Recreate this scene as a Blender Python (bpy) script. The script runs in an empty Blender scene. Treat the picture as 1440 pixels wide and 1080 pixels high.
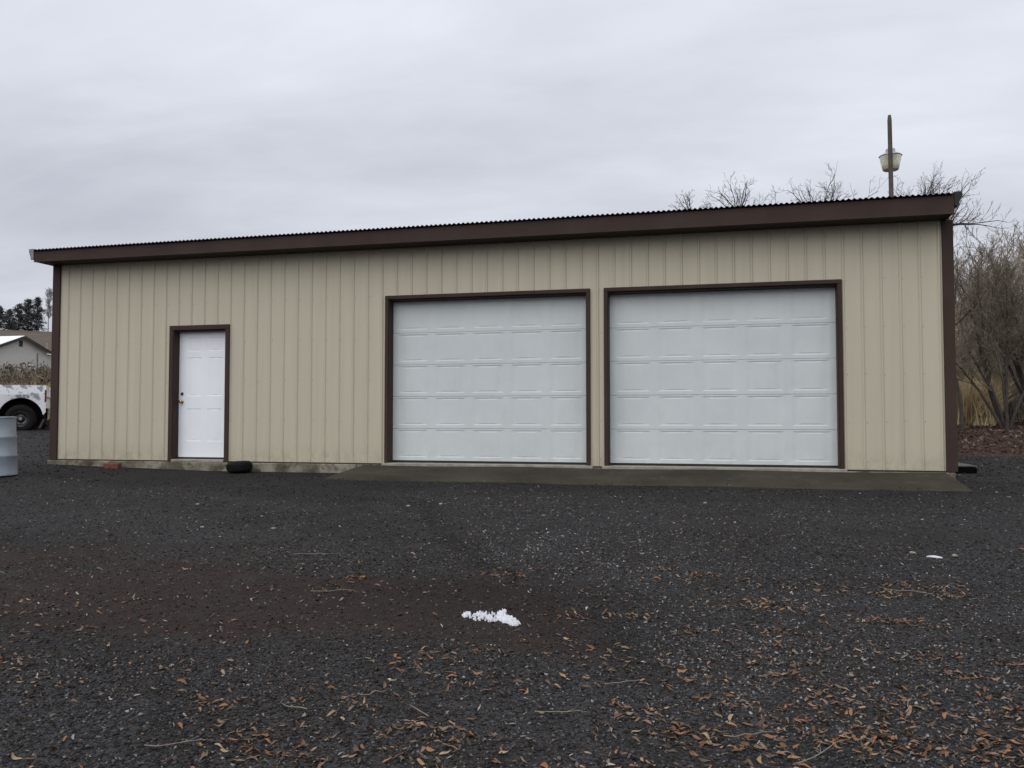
import bpy, bmesh, math, random
import numpy as np
from mathutils import Vector, Matrix

random.seed(7)
rng = np.random.default_rng(7)
R = math.radians
S = bpy.context.scene
COL = S.collection

# ------------------------------------------------------------------ camera
cam = bpy.data.cameras.new('camera')
cam.sensor_width = 36.0
cam.lens = 30.0
cam.clip_start = 0.05
cam.clip_end = 6000
camo = bpy.data.objects.new('camera', cam)
camo.location = (11.23, -12.53, 0.706)
camo.rotation_euler = (R(90) + math.atan(48 / 1200), 0, R(13.9))
COL.objects.link(camo)
S.camera = camo

# ------------------------------------------------------------------ world, sun, exposure
SUN_EL, SUN_AZ = 46.0, 196.0          # the bright part of the cloud cover, behind the camera
W = bpy.data.worlds.new('World')
S.world = W
W.use_nodes = True
nt = W.node_tree
nt.nodes.clear()
N = nt.nodes.new
L = nt.links.new
out = N('ShaderNodeOutputWorld')
sky = N('ShaderNodeTexSky')
sky.sky_type = 'NISHITA'
sky.sun_disc = False
sky.sun_elevation = R(SUN_EL)
sky.sun_rotation = R(SUN_AZ)
bg_sky = N('ShaderNodeBackground')
bg_sky.inputs[1].default_value = 0.08
L(sky.outputs[0], bg_sky.inputs[0])
tc = N('ShaderNodeTexCoord')
sep = N('ShaderNodeSeparateXYZ')
L(tc.outputs['Generated'], sep.inputs[0])


def wm(op, a, b=None, clamp=False):
    n = N('ShaderNodeMath')
    n.operation = op
    n.use_clamp = clamp
    for i, v in enumerate((a, b)):
        if v is None:
            continue
        if isinstance(v, (int, float)):
            n.inputs[i].default_value = v
        else:
            L(v, n.inputs[i])
    return n.outputs[0]


zz = wm('MAXIMUM', sep.outputs[2], 0.0)
den = wm('ADD', zz, 0.16)
cx_ = wm('DIVIDE', sep.outputs[0], den)
cy_ = wm('DIVIDE', sep.outputs[1], den)
comb = N('ShaderNodeCombineXYZ')
L(cx_, comb.inputs[0])
L(cy_, comb.inputs[1])
mp = N('ShaderNodeMapping')
mp.inputs['Rotation'].default_value = (0, 0, R(14))
mp.inputs['Scale'].default_value = (0.42, 0.85, 1)
L(comb.outputs[0], mp.inputs[0])
n1 = N('ShaderNodeTexNoise')
n1.inputs['Scale'].default_value = 1.05
n1.inputs['Detail'].default_value = 6
n1.inputs['Roughness'].default_value = 0.52
n1.inputs['Distortion'].default_value = 0.25
L(mp.outputs[0], n1.inputs[0])
cr = N('ShaderNodeValToRGB')
cr.color_ramp.elements[0].position = 0.33
cr.color_ramp.elements[0].color = (0.455, 0.476, 0.538, 1)
cr.color_ramp.elements[1].position = 0.64
cr.color_ramp.elements[1].color = (0.660, 0.684, 0.748, 1)
n2 = N('ShaderNodeTexNoise')
n2.inputs['Scale'].default_value = 3.4
n2.inputs['Detail'].default_value = 7
n2.inputs['Roughness'].default_value = 0.58
n2.inputs['Distortion'].default_value = 0.5
L(mp.outputs[0], n2.inputs[0])
L(wm('ADD', n1.outputs[0], wm('MULTIPLY', wm('SUBTRACT', n2.outputs[0], 0.5), 0.26)), cr.inputs[0])
# a cloud cover is brighter overhead than at the horizon
grad = wm('ADD', wm('MULTIPLY', zz, 0.80), 1.03)
bg_cl = N('ShaderNodeBackground')
L(cr.outputs[0], bg_cl.inputs[0])
L(grad, bg_cl.inputs[1])
mix = N('ShaderNodeMixShader')
mix.inputs[0].default_value = 0.95
L(bg_sky.outputs[0], mix.inputs[1])
L(bg_cl.outputs[0], mix.inputs[2])
L(mix.outputs[0], out.inputs[0])

sl = bpy.data.lights.new('sun', 'SUN')
sl.energy = 1.5
sl.angle = R(75)
sl.color = (1.0, 0.985, 0.96)
so = bpy.data.objects.new('sun', sl)
az = R(SUN_AZ)
sd = Vector((math.sin(az) * math.cos(R(SUN_EL)), math.cos(az) * math.cos(R(SUN_EL)), math.sin(R(SUN_EL))))
so.rotation_euler = (-sd).to_track_quat('-Z', 'Y').to_euler()
so.location = (0, -30, 40)
COL.objects.link(so)

S.view_settings.view_transform = 'Standard'
S.view_settings.look = 'None'
S.view_settings.exposure = 0.0
S.view_settings.gamma = 1.0
S.view_settings.use_curve_mapping = False
S.cycles.max_bounces = 6

# ------------------------------------------------------------------ materials


class NT:
    """small helper around one material's node tree"""

    def __init__(s, name, rough=0.8, metal=0.0, spec=0.5):
        s.m = bpy.data.materials.new(name)
        s.m.use_nodes = True
        s.t = s.m.node_tree
        s.b = s.t.nodes['Principled BSDF']
        s.b.inputs['Roughness'].default_value = rough
        s.b.inputs['Metallic'].default_value = metal
        s.b.inputs['Specular IOR Level'].default_value = spec
        s.pos = s.node('ShaderNodeNewGeometry').outputs['Position']
        s.obj = s.node('ShaderNodeTexCoord').outputs['Object']

    def node(s, t):
        return s.t.nodes.new(t)

    def link(s, a, b):
        s.t.links.new(a, b)

    def noise(s, scale, detail=4, rough=0.55, vec=None, dist=0.0, stretch=None):
        n = s.node('ShaderNodeTexNoise')
        n.inputs['Scale'].default_value = scale
        n.inputs['Detail'].default_value = detail
        n.inputs['Roughness'].default_value = rough
        n.inputs['Distortion'].default_value = dist
        v = vec if vec is not None else s.pos
        if stretch:
            m = s.node('ShaderNodeMapping')
            m.inputs['Scale'].default_value = stretch
            s.link(v, m.inputs[0])
            v = m.outputs[0]
        s.link(v, n.inputs['Vector'])
        return n.outputs[0]

    def ramp(s, fac, a, b, ca=(0, 0, 0, 1), cb=(1, 1, 1, 1)):
        r = s.node('ShaderNodeValToRGB')
        r.color_ramp.elements[0].position = a
        r.color_ramp.elements[1].position = b
        r.color_ramp.elements[0].color = c4(ca)
        r.color_ramp.elements[1].color = c4(cb)
        s.link(fac, r.inputs[0])
        return r.outputs[0]

    def mix(s, fac, a, b, blend='MIX'):
        n = s.node('ShaderNodeMix')
        n.data_type = 'RGBA'
        n.blend_type = blend
        for sock, v in ((n.inputs[0], fac), (n.inputs[6], a), (n.inputs[7], b)):
            if isinstance(v, (int, float)):
                sock.default_value = v
            elif isinstance(v, tuple):
                sock.default_value = c4(v)
            else:
                s.link(v, sock)
        return n.outputs[2]

    def math(s, op, a, b=None, clamp=False):
        n = s.node('ShaderNodeMath')
        n.operation = op
        n.use_clamp = clamp
        for i, v in enumerate((a, b)):
            if v is None:
                continue
            if isinstance(v, (int, float)):
                n.inputs[i].default_value = v
            else:
                s.link(v, n.inputs[i])
        return n.outputs[0]

    def attr(s, name):
        n = s.node('ShaderNodeAttribute')
        n.attribute_name = name
        return n

    def color(s, v):
        if isinstance(v, tuple):
            s.b.inputs['Base Color'].default_value = c4(v)
        else:
            s.link(v, s.b.inputs['Base Color'])

    def bump(s, h, strength=0.3, dist=0.01):
        n = s.node('ShaderNodeBump')
        n.inputs['Strength'].default_value = strength
        n.inputs['Distance'].default_value = dist
        s.link(h, n.inputs['Height'])
        s.link(n.outputs[0], s.b.inputs['Normal'])


def c4(c):
    return tuple(c) if len(c) == 4 else (c[0], c[1], c[2], 1.0)


def sc(c, k):
    return tuple(min(1, v * k) for v in c[:3])


def simple(name, c, rough=0.7, metal=0.0, var=0.18, scale=6.0, bump=0.0, spec=0.5):
    k = NT(name, rough, metal, spec)
    f = k.ramp(k.noise(scale, 5), 0.3, 0.7)
    k.color(k.mix(f, sc(c, 1 - var), sc(c, 1 + var)))
    if bump:
        k.bump(k.noise(scale * 8, 4), bump, 0.01)
    return k.m


M = {}
# painted siding: faint chalky streaks running down, some splashed dirt near the ground
k = NT('siding_paint', 0.50, 0.0, 0.4)
st = k.noise(1.0, 5, 0.6, stretch=(9, 9, 0.35))
cl = k.noise(0.8, 3)
base = k.mix(k.ramp(st, 0.3, 0.72), (0.462, 0.418, 0.312), (0.512, 0.466, 0.354))
base = k.mix(k.math('MULTIPLY', k.ramp(cl, 0.35, 0.7), 0.35), base, (0.490, 0.440, 0.334))
sp = k.node('ShaderNodeSeparateXYZ')
k.link(k.pos, sp.inputs[0])
low = k.math('SUBTRACT', 1.0, k.math('MULTIPLY', sp.outputs[2], 3.2), True)
dirt = k.math('MULTIPLY', low, k.ramp(k.noise(9, 7, 0.7, stretch=(1, 1, 0.6)), 0.40, 0.68))
base = k.mix(k.math('MULTIPLY', dirt, 0.50), base, (0.20, 0.165, 0.115))
drip = k.ramp(k.noise(1.0, 6, 0.7, stretch=(16, 16, 0.22)), 0.56, 0.78)
base = k.mix(k.math('MULTIPLY', drip, 0.22), base, (0.30, 0.26, 0.20))
oi = k.node('ShaderNodeObjectInfo')
base = k.mix(k.math('MULTIPLY', oi.outputs['Random'], 0.10), base, (0.40, 0.365, 0.295))
k.color(base)
k.bump(k.noise(1.0, 3, stretch=(2.2, 2.2, 0.7)), 0.22, 0.06)
M['siding'] = k.m

k = NT('brown_trim_paint', 0.6, 0.0, 0.12)
k.color(k.mix(k.ramp(k.noise(3.0, 5, stretch=(1, 1, 0.5)), 0.3, 0.75), (0.043, 0.0275, 0.0225), (0.058, 0.0390, 0.0320)))
k.bump(k.noise(3, 3), 0.08, 0.02)
M['trim'] = k.m

k = NT('garage_door_paint', 0.48, 0.0, 0.4)
d = k.mix(k.ramp(k.noise(1.3, 5, 0.6), 0.32, 0.7), (0.545, 0.585, 0.580), (0.605, 0.640, 0.638))
d = k.mix(k.math('MULTIPLY', k.ramp(k.noise(5, 6, 0.65, stretch=(1.2, 1, 0.4)), 0.55, 0.8), 0.25), d, (0.42, 0.44, 0.43))
sp = k.node('ShaderNodeSeparateXYZ')
k.link(k.pos, sp.inputs[0])
low = k.math('SUBTRACT', 1.0, k.math('MULTIPLY', sp.outputs[2], 2.4), True)
gr = k.math('MULTIPLY', low, k.ramp(k.noise(7, 7, 0.7), 0.36, 0.70))
d = k.mix(k.math('MULTIPLY', gr, 0.32), d, (0.33, 0.31, 0.26))
k.color(d)
k.bump(k.noise(2.2, 3), 0.14, 0.03)
M['garage'] = k.m

k = NT('entry_door_paint', 0.42, 0.0, 0.4)
k.color(k.mix(k.ramp(k.noise(2.5, 5), 0.3, 0.7), (0.80, 0.815, 0.85), (0.86, 0.87, 0.90)))
M['entry'] = k.m

k = NT('roof_metal', 0.45, 0.3)
k.color(k.mix(k.ramp(k.noise(4, 5), 0.3, 0.7), (0.016, 0.013, 0.013), (0.035, 0.028, 0.026)))
M['roof'] = k.m

# foundation: pale concrete with damp, mossy stains
k = NT('foundation_concrete', 0.92, 0, 0.2)
f = k.ramp(k.noise(2.3, 7, 0.65), 0.42, 0.60)
c = k.mix(f, (0.27, 0.245, 0.19), (0.10, 0.088, 0.064))
c = k.mix(k.ramp(k.noise(9, 6, 0.7), 0.52, 0.68), c, (0.055, 0.048, 0.032))
k.color(c)
k.bump(k.noise(30, 6), 0.5, 0.01)
M['foundation'] = k.m

k = NT('apron_concrete', 0.9, 0, 0.08)
c = k.mix(k.ramp(k.noise(1.1, 7, 0.62), 0.35, 0.66), (0.033, 0.0290, 0.021), (0.060, 0.0525, 0.040))
c = k.mix(k.math('MULTIPLY', k.ramp(k.noise(4.5, 8, 0.72), 0.54, 0.70), 0.55), c, (0.085, 0.078, 0.068))
c = k.mix(k.ramp(k.noise(22, 5, 0.7), 0.60, 0.72), c, (0.018, 0.016, 0.014))
k.color(c)
k.bump(k.noise(60, 6, 0.7), 0.45, 0.008)
M['apron'] = k.m

M['slab'] = simple('slab_concrete', (0.26, 0.245, 0.20), 0.9, 0, 0.25, 7, 0.3)
M['seal'] = simple('rubber_seal', (0.010, 0.010, 0.010), 0.7)
M['brass'] = simple('brass', (0.55, 0.42, 0.20), 0.3, 1.0, 0.2, 20)
M['dark_metal'] = simple('dark_metal', (0.05, 0.045, 0.04), 0.4, 0.8, 0.2, 20)
M['screw'] = simple('screw_head', (0.25, 0.225, 0.18), 0.5, 0.0)
M['cap_grey'] = simple('gutter_cap', (0.20, 0.20, 0.205), 0.45, 0.4, 0.3, 12)
M['rubber'] = simple('tyre_rubber', (0.009, 0.0085, 0.009), 0.8, 0, 0.3, 20, 0.2, 0.15)
M['brick'] = simple('brick_clay', (0.15, 0.050, 0.036), 0.9, 0, 0.3, 25, 0.5)
M['timber'] = simple('black_timber', (0.005, 0.0045, 0.004), 0.95, 0, 0.4, 20, 0.5, 0.05)
M['board'] = simple('weathered_board', (0.115, 0.11, 0.10), 0.9, 0, 0.3, 18, 0.4)
M['bark'] = simple('bark', (0.052, 0.043, 0.037), 0.95, 0, 0.35, 9, 0.4)
M['bark2'] = simple('bark_pale', (0.16, 0.135, 0.115), 0.95, 0, 0.3, 9, 0.3)
M['twig'] = simple('bare_twigs', (0.185, 0.150, 0.115), 0.95, 0, 0.3, 2.5)
M['twig2'] = simple('bare_twigs_pale', (0.33, 0.270, 0.200), 0.95, 0, 0.3, 2.0)
M['twig3'] = simple('bare_twigs_mauve', (0.29, 0.25, 0.205), 0.95, 0, 0.25, 2.0)
M['twig_dark'] = simple('dark_twigs', (0.115, 0.098, 0.092), 0.95, 0, 0.25, 2.0)
M['poplar'] = simple('poplar_twigs', (0.34, 0.33, 0.33), 0.95, 0, 0.15, 0.5)
M['needle'] = simple('pine_needles', (0.038, 0.047, 0.040), 0.9, 0, 0.4, 0.8)
M['pole'] = simple('pole_wood', (0.085, 0.068, 0.054), 0.9, 0, 0.3, 6, 0.4)
M['lampmetal'] = simple('lamp_housing', (0.36, 0.36, 0.38), 0.4, 0.6, 0.15, 10)
k = NT('lamp_refractor', 0.35)
k.color(k.mix(k.ramp(k.noise(20, 3), 0.3, 0.7), (0.70, 0.69, 0.50), (0.80, 0.78, 0.60)))
k.b.inputs['Transmission Weight'].default_value = 0.35
M['refractor'] = k.m

k = NT('drum_paint', 0.5, 0.1)
c = k.mix(k.ramp(k.noise(4, 6, 0.6), 0.3, 0.7), (0.235, 0.275, 0.315), (0.33, 0.37, 0.405))
c = k.mix(k.ramp(k.noise(6, 6, 0.7, stretch=(1, 1, 0.3)), 0.60, 0.72), c, (0.20, 0.21, 0.23))
k.color(c)
M['drum'] = k.m

k = NT('pickup_paint', 0.4)
p = k.ramp(k.noise(4.2, 4, 0.6, vec=k.obj, dist=0.3), 0.52, 0.57)
p2 = k.ramp(k.noise(3.0, 4, 0.6, vec=k.obj), 0.30, 0.6)
sp = k.node('ShaderNodeSeparateXYZ')
k.link(k.obj, sp.inputs[0])
hi = k.ramp(sp.outputs[2], 0.86, 0.92)
c = k.mix(k.math('MULTIPLY', p, hi), (0.78, 0.80, 0.82), (0.30, 0.31, 0.32))
c = k.mix(k.math('MULTIPLY', k.ramp(k.noise(9, 5, 0.7, vec=k.obj), 0.62, 0.72), 0.6), c, (0.35, 0.22, 0.14))
k.color(c)
M['pickup'] = k.m
M['arch'] = simple('wheel_well', (0.006, 0.006, 0.006), 0.95)
M['rim'] = simple('steel_rim', (0.09, 0.088, 0.09), 0.35, 0.8, 0.6, 9)
M['taillight'] = simple('taillight_lens', (0.10, 0.018, 0.016), 0.3)
M['glass'] = simple('truck_glass', (0.02, 0.024, 0.026), 0.08)
M['scrap'] = simple('rusty_scrap', (0.035, 0.026, 0.022), 0.85, 0.2, 0.5, 10, 0.3)

M['house'] = simple('cream_house_wall', (0.56, 0.54, 0.50), 0.85, 0, 0.05, 0.6)
M['house_roof'] = simple('pale_house_roof', (0.80, 0.81, 0.83), 0.6, 0, 0.05, 0.5)
M['house_trim'] = simple('house_rake', (0.045, 0.036, 0.032), 0.8)
M['shrub_leaf'] = simple('sage_foliage', (0.105, 0.085, 0.062), 0.95, 0, 0.4, 1.6)
M['shrub_leaf2'] = simple('sage_foliage_grey', (0.115, 0.105, 0.080), 0.95, 0, 0.35, 1.6)
M['straw'] = simple('straw_twig', (0.24, 0.205, 0.16), 0.9, 0, 0.25, 30)
k = NT('snow', 0.7)
k.color(k.mix(k.ramp(k.noise(40, 4), 0.35, 0.7), (0.50, 0.51, 0.53), (0.68, 0.685, 0.70)))
k.b.inputs['Subsurface Weight'].default_value = 0.0
k.bump(k.noise(120, 4), 0.5, 0.004)
M['snow'] = k.m

# everything scattered on the ground carries its own colour per piece
k = NT('loose_stone', 0.85, 0, 0.25)
k.color(k.attr('tint').outputs['Color'])
M['stone'] = k.m
k = NT('dry_leaf', 0.8, 0, 0.25)
k.color(k.attr('tint').outputs['Color'])
M['leaf'] = k.m
k = NT('dry_grass', 0.9, 0, 0.2)
k.color(k.attr('tint').outputs['Color'])
M['grass'] = k.m

# ground sheet
k = NT('ground_soil', 0.93, 0, 0.18)
zn = k.attr('zone').outputs['Color']          # r: brown soil, g: leaf litter, b: dry field
zs = k.node('ShaderNodeSeparateColor')
k.link(zn, zs.inputs[0])
vor = k.node('ShaderNodeTexVoronoi')
vor.inputs['Scale'].default_value = 75
k.link(k.pos, vor.inputs['Vector'])
vsep = k.node('ShaderNodeSeparateColor')
k.link(vor.outputs['Color'], vsep.inputs[0])
g = k.mix(k.ramp(vsep.outputs[0], 0.1, 0.95), (0.012, 0.0115, 0.0115), (0.056, 0.053, 0.052))
g = k.mix(k.ramp(k.noise(0.55, 4), 0.35, 0.7), g, (1.25, 1.25, 1.25), 'MULTIPLY')
g = k.mix(k.math('MULTIPLY', k.ramp(k.noise(1.7, 6, 0.65), 0.48, 0.68), 0.55), g, (0.022, 0.018, 0.016))
brown = k.mix(k.ramp(k.noise(6, 6, 0.7), 0.3, 0.75), (0.024, 0.0165, 0.0130), (0.048, 0.033, 0.025))
bm_ = k.math('ADD', zs.outputs[0], k.math('MULTIPLY', k.math('SUBTRACT', k.noise(2.6, 6, 0.7), 0.5), 1.1))
g = k.mix(k.math('MULTIPLY', k.ramp(bm_, 0.35, 0.75), 0.85), g, brown)
litter = k.mix(k.ramp(k.noise(5, 7, 0.75), 0.3, 0.72), (0.034, 0.020, 0.014), (0.100, 0.060, 0.043))
lm = k.math('ADD', zs.outputs[1], k.math('MULTIPLY', k.math('SUBTRACT', k.noise(0.9, 5, 0.7), 0.5), 0.7))
g = k.mix(k.ramp(lm, 0.4, 0.6), g, litter)
field = k.mix(k.ramp(k.noise(0.08, 7, 0.7), 0.3, 0.7), (0.085, 0.068, 0.050), (0.125, 0.103, 0.074))
field = k.mix(k.ramp(k.noise(0.5, 6, 0.7), 0.5, 0.7), field, (0.055, 0.045, 0.036))
fm = k.math('ADD', zs.outputs[2], k.math('MULTIPLY', k.math('SUBTRACT', k.noise(0.5, 5, 0.7), 0.5), 0.5))
g = k.mix(k.ramp(fm, 0.4, 0.6), g, field)
g = k.mix(k.math('MULTIPLY', k.attr('wet').outputs['Fac'], 0.50), g, (0.006, 0.0052, 0.005))
k.color(g)
hgt = k.math('ADD', k.math('MULTIPLY', vor.outputs['Distance'], -1.0), k.noise(25, 5, 0.7))
k.bump(hgt, 0.9, 0.02)
M['ground'] = k.m

# ------------------------------------------------------------------ mesh helpers


def fast_mesh(name, v, f, tint=None, attr='tint'):
    """v: (n,3) array, f: (m,k) array of equal-sized faces, tint: (n,3) colour per vertex"""
    v = np.asarray(v, np.float32)
    f = np.asarray(f, np.int32)
    me = bpy.data.meshes.new(name)
    me.vertices.add(len(v))
    me.vertices.foreach_set('co', v.ravel())
    m, kk = f.shape
    me.loops.add(m * kk)
    me.loops.foreach_set('vertex_index', f.ravel())
    me.polygons.add(m)
    me.polygons.foreach_set('loop_start', np.arange(m, dtype=np.int32) * kk)
    me.update(calc_edges=True)
    if tint is not None:
        a = me.attributes.new(attr, 'FLOAT_COLOR', 'POINT')
        t4 = np.ones((len(v), 4), np.float32)
        t4[:, :3] = tint
        a.data.foreach_set('color', t4.ravel())
    return me


def link(name, me, mat=None, parent=None, loc=None, rot=None, smooth=False):
    o = bpy.data.objects.new(name, me)
    COL.objects.link(o)
    if mat is not None and me is not None and not me.materials:
        me.materials.append(M[mat] if isinstance(mat, str) else mat)
    if parent:
        o.parent = parent
    if loc:
        o.location = loc
    if rot:
        o.rotation_euler = rot
    if smooth:
        me.polygons.foreach_set('use_smooth', [True] * len(me.polygons))
    return o


def tag(o, label=None, cat=None, group=None, kind=None):
    if label:
        o['label'] = label
    if cat:
        o['category'] = cat
    if group:
        o['group'] = group
    if kind:
        o['kind'] = kind
    return o


def empty(name, loc=(0, 0, 0), rot=(0, 0, 0)):
    o = bpy.data.objects.new(name, None)
    o.location = loc
    o.rotation_euler = rot
    o.empty_display_size = 0.2
    COL.objects.link(o)
    return o


class MB:
    def __init__(s):
        s.v = []
        s.f = []

    def box(s, x0, x1, y0, y1, z0, z1):
        b = len(s.v)
        s.v += [(x0, y0, z0), (x1, y0, z0), (x1, y1, z0), (x0, y1, z0), (x0, y0, z1), (x1, y0, z1), (x1, y1, z1), (x0, y1, z1)]
        s.f += [tuple(b + i for i in q) for q in ((0, 3, 2, 1), (4, 5, 6, 7), (0, 1, 5, 4), (1, 2, 6, 5), (2, 3, 7, 6), (3, 0, 4, 7))]
        return s

    def quad(s, a, b, c, d):
        i = len(s.v)
        s.v += [a, b, c, d]
        s.f.append((i, i + 1, i + 2, i + 3))

    def prism(s, pts, y0, y1, axis='y'):
        """extrude a closed outline; pts are (a, b) in the plane normal to axis"""
        b = len(s.v)
        n = len(pts)

        def P(a, c, t):
            return (a, t, c) if axis == 'y' else (t, a, c)
        s.v += [P(a, c, y0) for a, c in pts] + [P(a, c, y1) for a, c in pts]
        s.f.append(tuple(range(b + n - 1, b - 1, -1)))
        s.f.append(tuple(range(b + n, b + 2 * n)))
        for i in range(n):
            j = (i + 1) % n
            s.f.append((b + i, b + j, b + n + j, b + n + i))
        return s

    def lathe(s, prof, n=24, c=(0, 0, 0), axis='z'):
        b = len(s.v)
        for r, h in prof:
            for i in range(n):
                a = 2 * math.pi * i / n
                p = (r * math.cos(a), r * math.sin(a), h)
                if axis == 'y':
                    p = (p[0], p[2], p[1])
                elif axis == 'x':
                    p = (p[2], p[0], p[1])
                s.v.append((p[0] + c[0], p[1] + c[1], p[2] + c[2]))
        for k_ in range(len(prof) - 1):
            for i in range(n):
                j = (i + 1) % n
                s.f.append((b + k_ * n + i, b + k_ * n + j, b + (k_ + 1) * n + j, b + (k_ + 1) * n + i))
        return s

    def tube(s, pts, r, n=6):
        for i in range(len(pts) - 1):
            p, q = Vector(pts[i]), Vector(pts[i + 1])
            d = (q - p).normalized()
            u = d.orthogonal().normalized()
            w = d.cross(u)
            b = len(s.v)
            ra, rb = (r[i], r[i + 1]) if isinstance(r, (list, tuple)) else (r, r)
            for c_, rr in ((p, ra), (q, rb)):
                for j in range(n):
                    a = 2 * math.pi * j / n
                    s.v.append(tuple(c_ + (u * math.cos(a) + w * math.sin(a)) * rr))
            for j in range(n):
                jj = (j + 1) % n
                s.f.append((b + j, b + jj, b + n + jj, b + n + j))
            s.f.append(tuple(range(b + n - 1, b - 1, -1)))
            s.f.append(tuple(range(b + n, b + 2 * n)))
        return s

    def mesh(s, name, bevel=0.0, seg=1):
        me = bpy.data.meshes.new(name)
        me.from_pydata(s.v, [], s.f)
        bm = bmesh.new()
        bm.from_mesh(me)
        bmesh.ops.recalc_face_normals(bm, faces=bm.faces)
        if bevel:
            es = [e for e in bm.edges if len(e.link_faces) == 2 and e.calc_face_angle(0) > 0.6]
            bmesh.ops.bevel(bm, geom=es, offset=bevel, segments=seg, affect='EDGES', profile=0.5)
        bm.to_mesh(me)
        bm.free()
        me.update()
        return me

    def build(s, name, mat, parent=None, bevel=0.0, smooth=False, seg=1, **kw):
        o = link(name, s.mesh(name, bevel, seg), mat, parent, **kw)
        if smooth:
            o.data.polygons.foreach_set('use_smooth', [True] * len(o.data.polygons))
        return o


# ------------------------------------------------------------------ terrain


def sstep(a, b, x):
    t = np.clip((x - a) / (b - a), 0, 1)
    return t * t * (3 - 2 * t)


def fnoise(x, y):
    """cheap smooth undulation"""
    return (np.sin(x * 1.3 + 1.7 * np.sin(y * .7)) * np.cos(y * 1.1 + .8 * np.sin(x * .9)) +
            .5 * np.sin(x * 3.1 + y * 1.9 + 2) * np.cos(y * 2.7 - x * 1.3))


def height(x, y):
    x = np.asarray(x, float)
    y = np.asarray(y, float)
    yy = np.maximum(y, -40)
    z = np.where(yy < -1.1, -.19 + .053 * (yy + 1.1), -.19 + .03 * np.clip(yy + 1.1, 0, 1.1))
    z = z + .022 * np.clip(3.0 - x, 0, 8) * sstep(-9, -2, y)
    q = -.69 * x + .72 * y
    z = z + np.interp(q, [-1e4, 2.5, 9.6, 23, 98, 140, 275, 300, 600, 1e4], [0, 0, .36, 1.30, 5.9, 8.6, 27, 27.5, 26, 26])
    p = .257 * (x - 11.23) + .966 * (y + 12.53)
    bank = np.interp(p, [-1e4, 18, 21.5, 25, 30, 48, 80, 1e4], [0, 0, .05, .50, .80, 3.0, 3.6, 4])
    z = z + bank * sstep(2, 11, x)
    near = 1 - sstep(25, 60, np.hypot(x - 8, y))
    z = z + .012 * fnoise(x, y) * near * sstep(-.3, -1.5, y)
    return z


def axis_pts(dense0, dense1, step, far):
    a = list(np.arange(dense0, dense1 + 1e-6, step))
    s_ = step
    hi, lo = dense1, dense0
    pos, neg = [], []
    while hi < far:
        s_ *= 1.13
        hi += s_
        pos.append(hi)
    s_ = step
    while lo > -far:
        s_ *= 1.13
        lo -= s_
        neg.append(lo)
    return np.array(neg[::-1] + a + pos)


gx = axis_pts(-2, 20, 0.16, 1800)
gy = axis_pts(-12.5, 1.0, 0.16, 1800)
X, Y = np.meshgrid(gx, gy)
Z = height(X, Y)
nx, ny = len(gx), len(gy)
idx = np.arange(nx * ny).reshape(ny, nx)
F = np.stack([idx[:-1, :-1], idx[:-1, 1:], idx[1:, 1:], idx[1:, :-1]], -1).reshape(-1, 4)


def band(x, y):
    """strip of brown soil showing through the gravel, crossing the yard; returns 0..1"""
    yc = -7.72 + .17 * (x - 7) + .09 * fnoise(x * 1.6, y * 2.2) + .05 * fnoise(x * 5, y * 6)
    wdt = np.interp(x, [2, 6, 8, 10.2, 10.9], [.55, .66, .74, .95, .4])
    m = 1 - sstep(wdt * .25, wdt * 1.45, np.abs(y - yc))
    return m * (1 - sstep(9.9, 11.1, x + .3 * fnoise(x, y * 3)))


def track(x, y):
    """signed distance east of the curved edge where loose gravel meets the worn track"""
    return x - np.interp(y, [-9, -8.5, -6.98, -6.13, -4.05, -1.6], [11.3, 11.0, 10.38, 9.48, 8.25, 7.2]) + .07 * fnoise(x * 2, y * 2.3)


def worn(x, y):
    """0..1: packed, brownish ground west of that edge"""
    m = sstep(.15, -.25, track(x, y)) * sstep(-5.3, -6.9, y + .45 * fnoise(x * .9, y * 2.4) + .2 * fnoise(x * .7, y * 7)) * (1 - sstep(-7.7, -8.5, y + .22 * fnoise(x * 1.1 + 4, y)))
    return np.clip(m, 0, 1)


def wet(x, y):
    """0..1: damp ground along the apron, in the wheel mark and in a few low spots"""
    a = .75 * sstep(-2.7, -1.3, y + .4 * fnoise(x * .8, y * .7) + .1 * fnoise(x * 4, y * 4)) * (y < .3)
    b = .85 * np.exp(-(track(x, y) / .13) ** 2) * sstep(-2.4, -3.6, y) * sstep(-8.4, -7.4, y)
    c = .8 * np.clip(fnoise(x * .62 + 7, y * .8 + 2) - .25, 0, 1) * sstep(.3, -1.0, track(x, y))
    d = .8 * np.exp(-((x - 9.7) / 1.0) ** 2 - ((y + 6.9) / .55) ** 2)
    return np.clip(np.maximum.reduce([a, b, c, d]) * (np.hypot(x - 8, y + 5) < 16), 0, 1)


def packed(x, y):
    """0..1: packed wheel lanes in front of the building"""
    m = sstep(.1, -.5, track(x, y)) * (1 - sstep(-5.2, -6.2, y)) * np.clip(.55 + .5 * fnoise(x * .5 + 1, y * .9), 0, 1)
    return np.clip(np.maximum(m, .9 * worn(x, y)), 0, 1)


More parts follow.
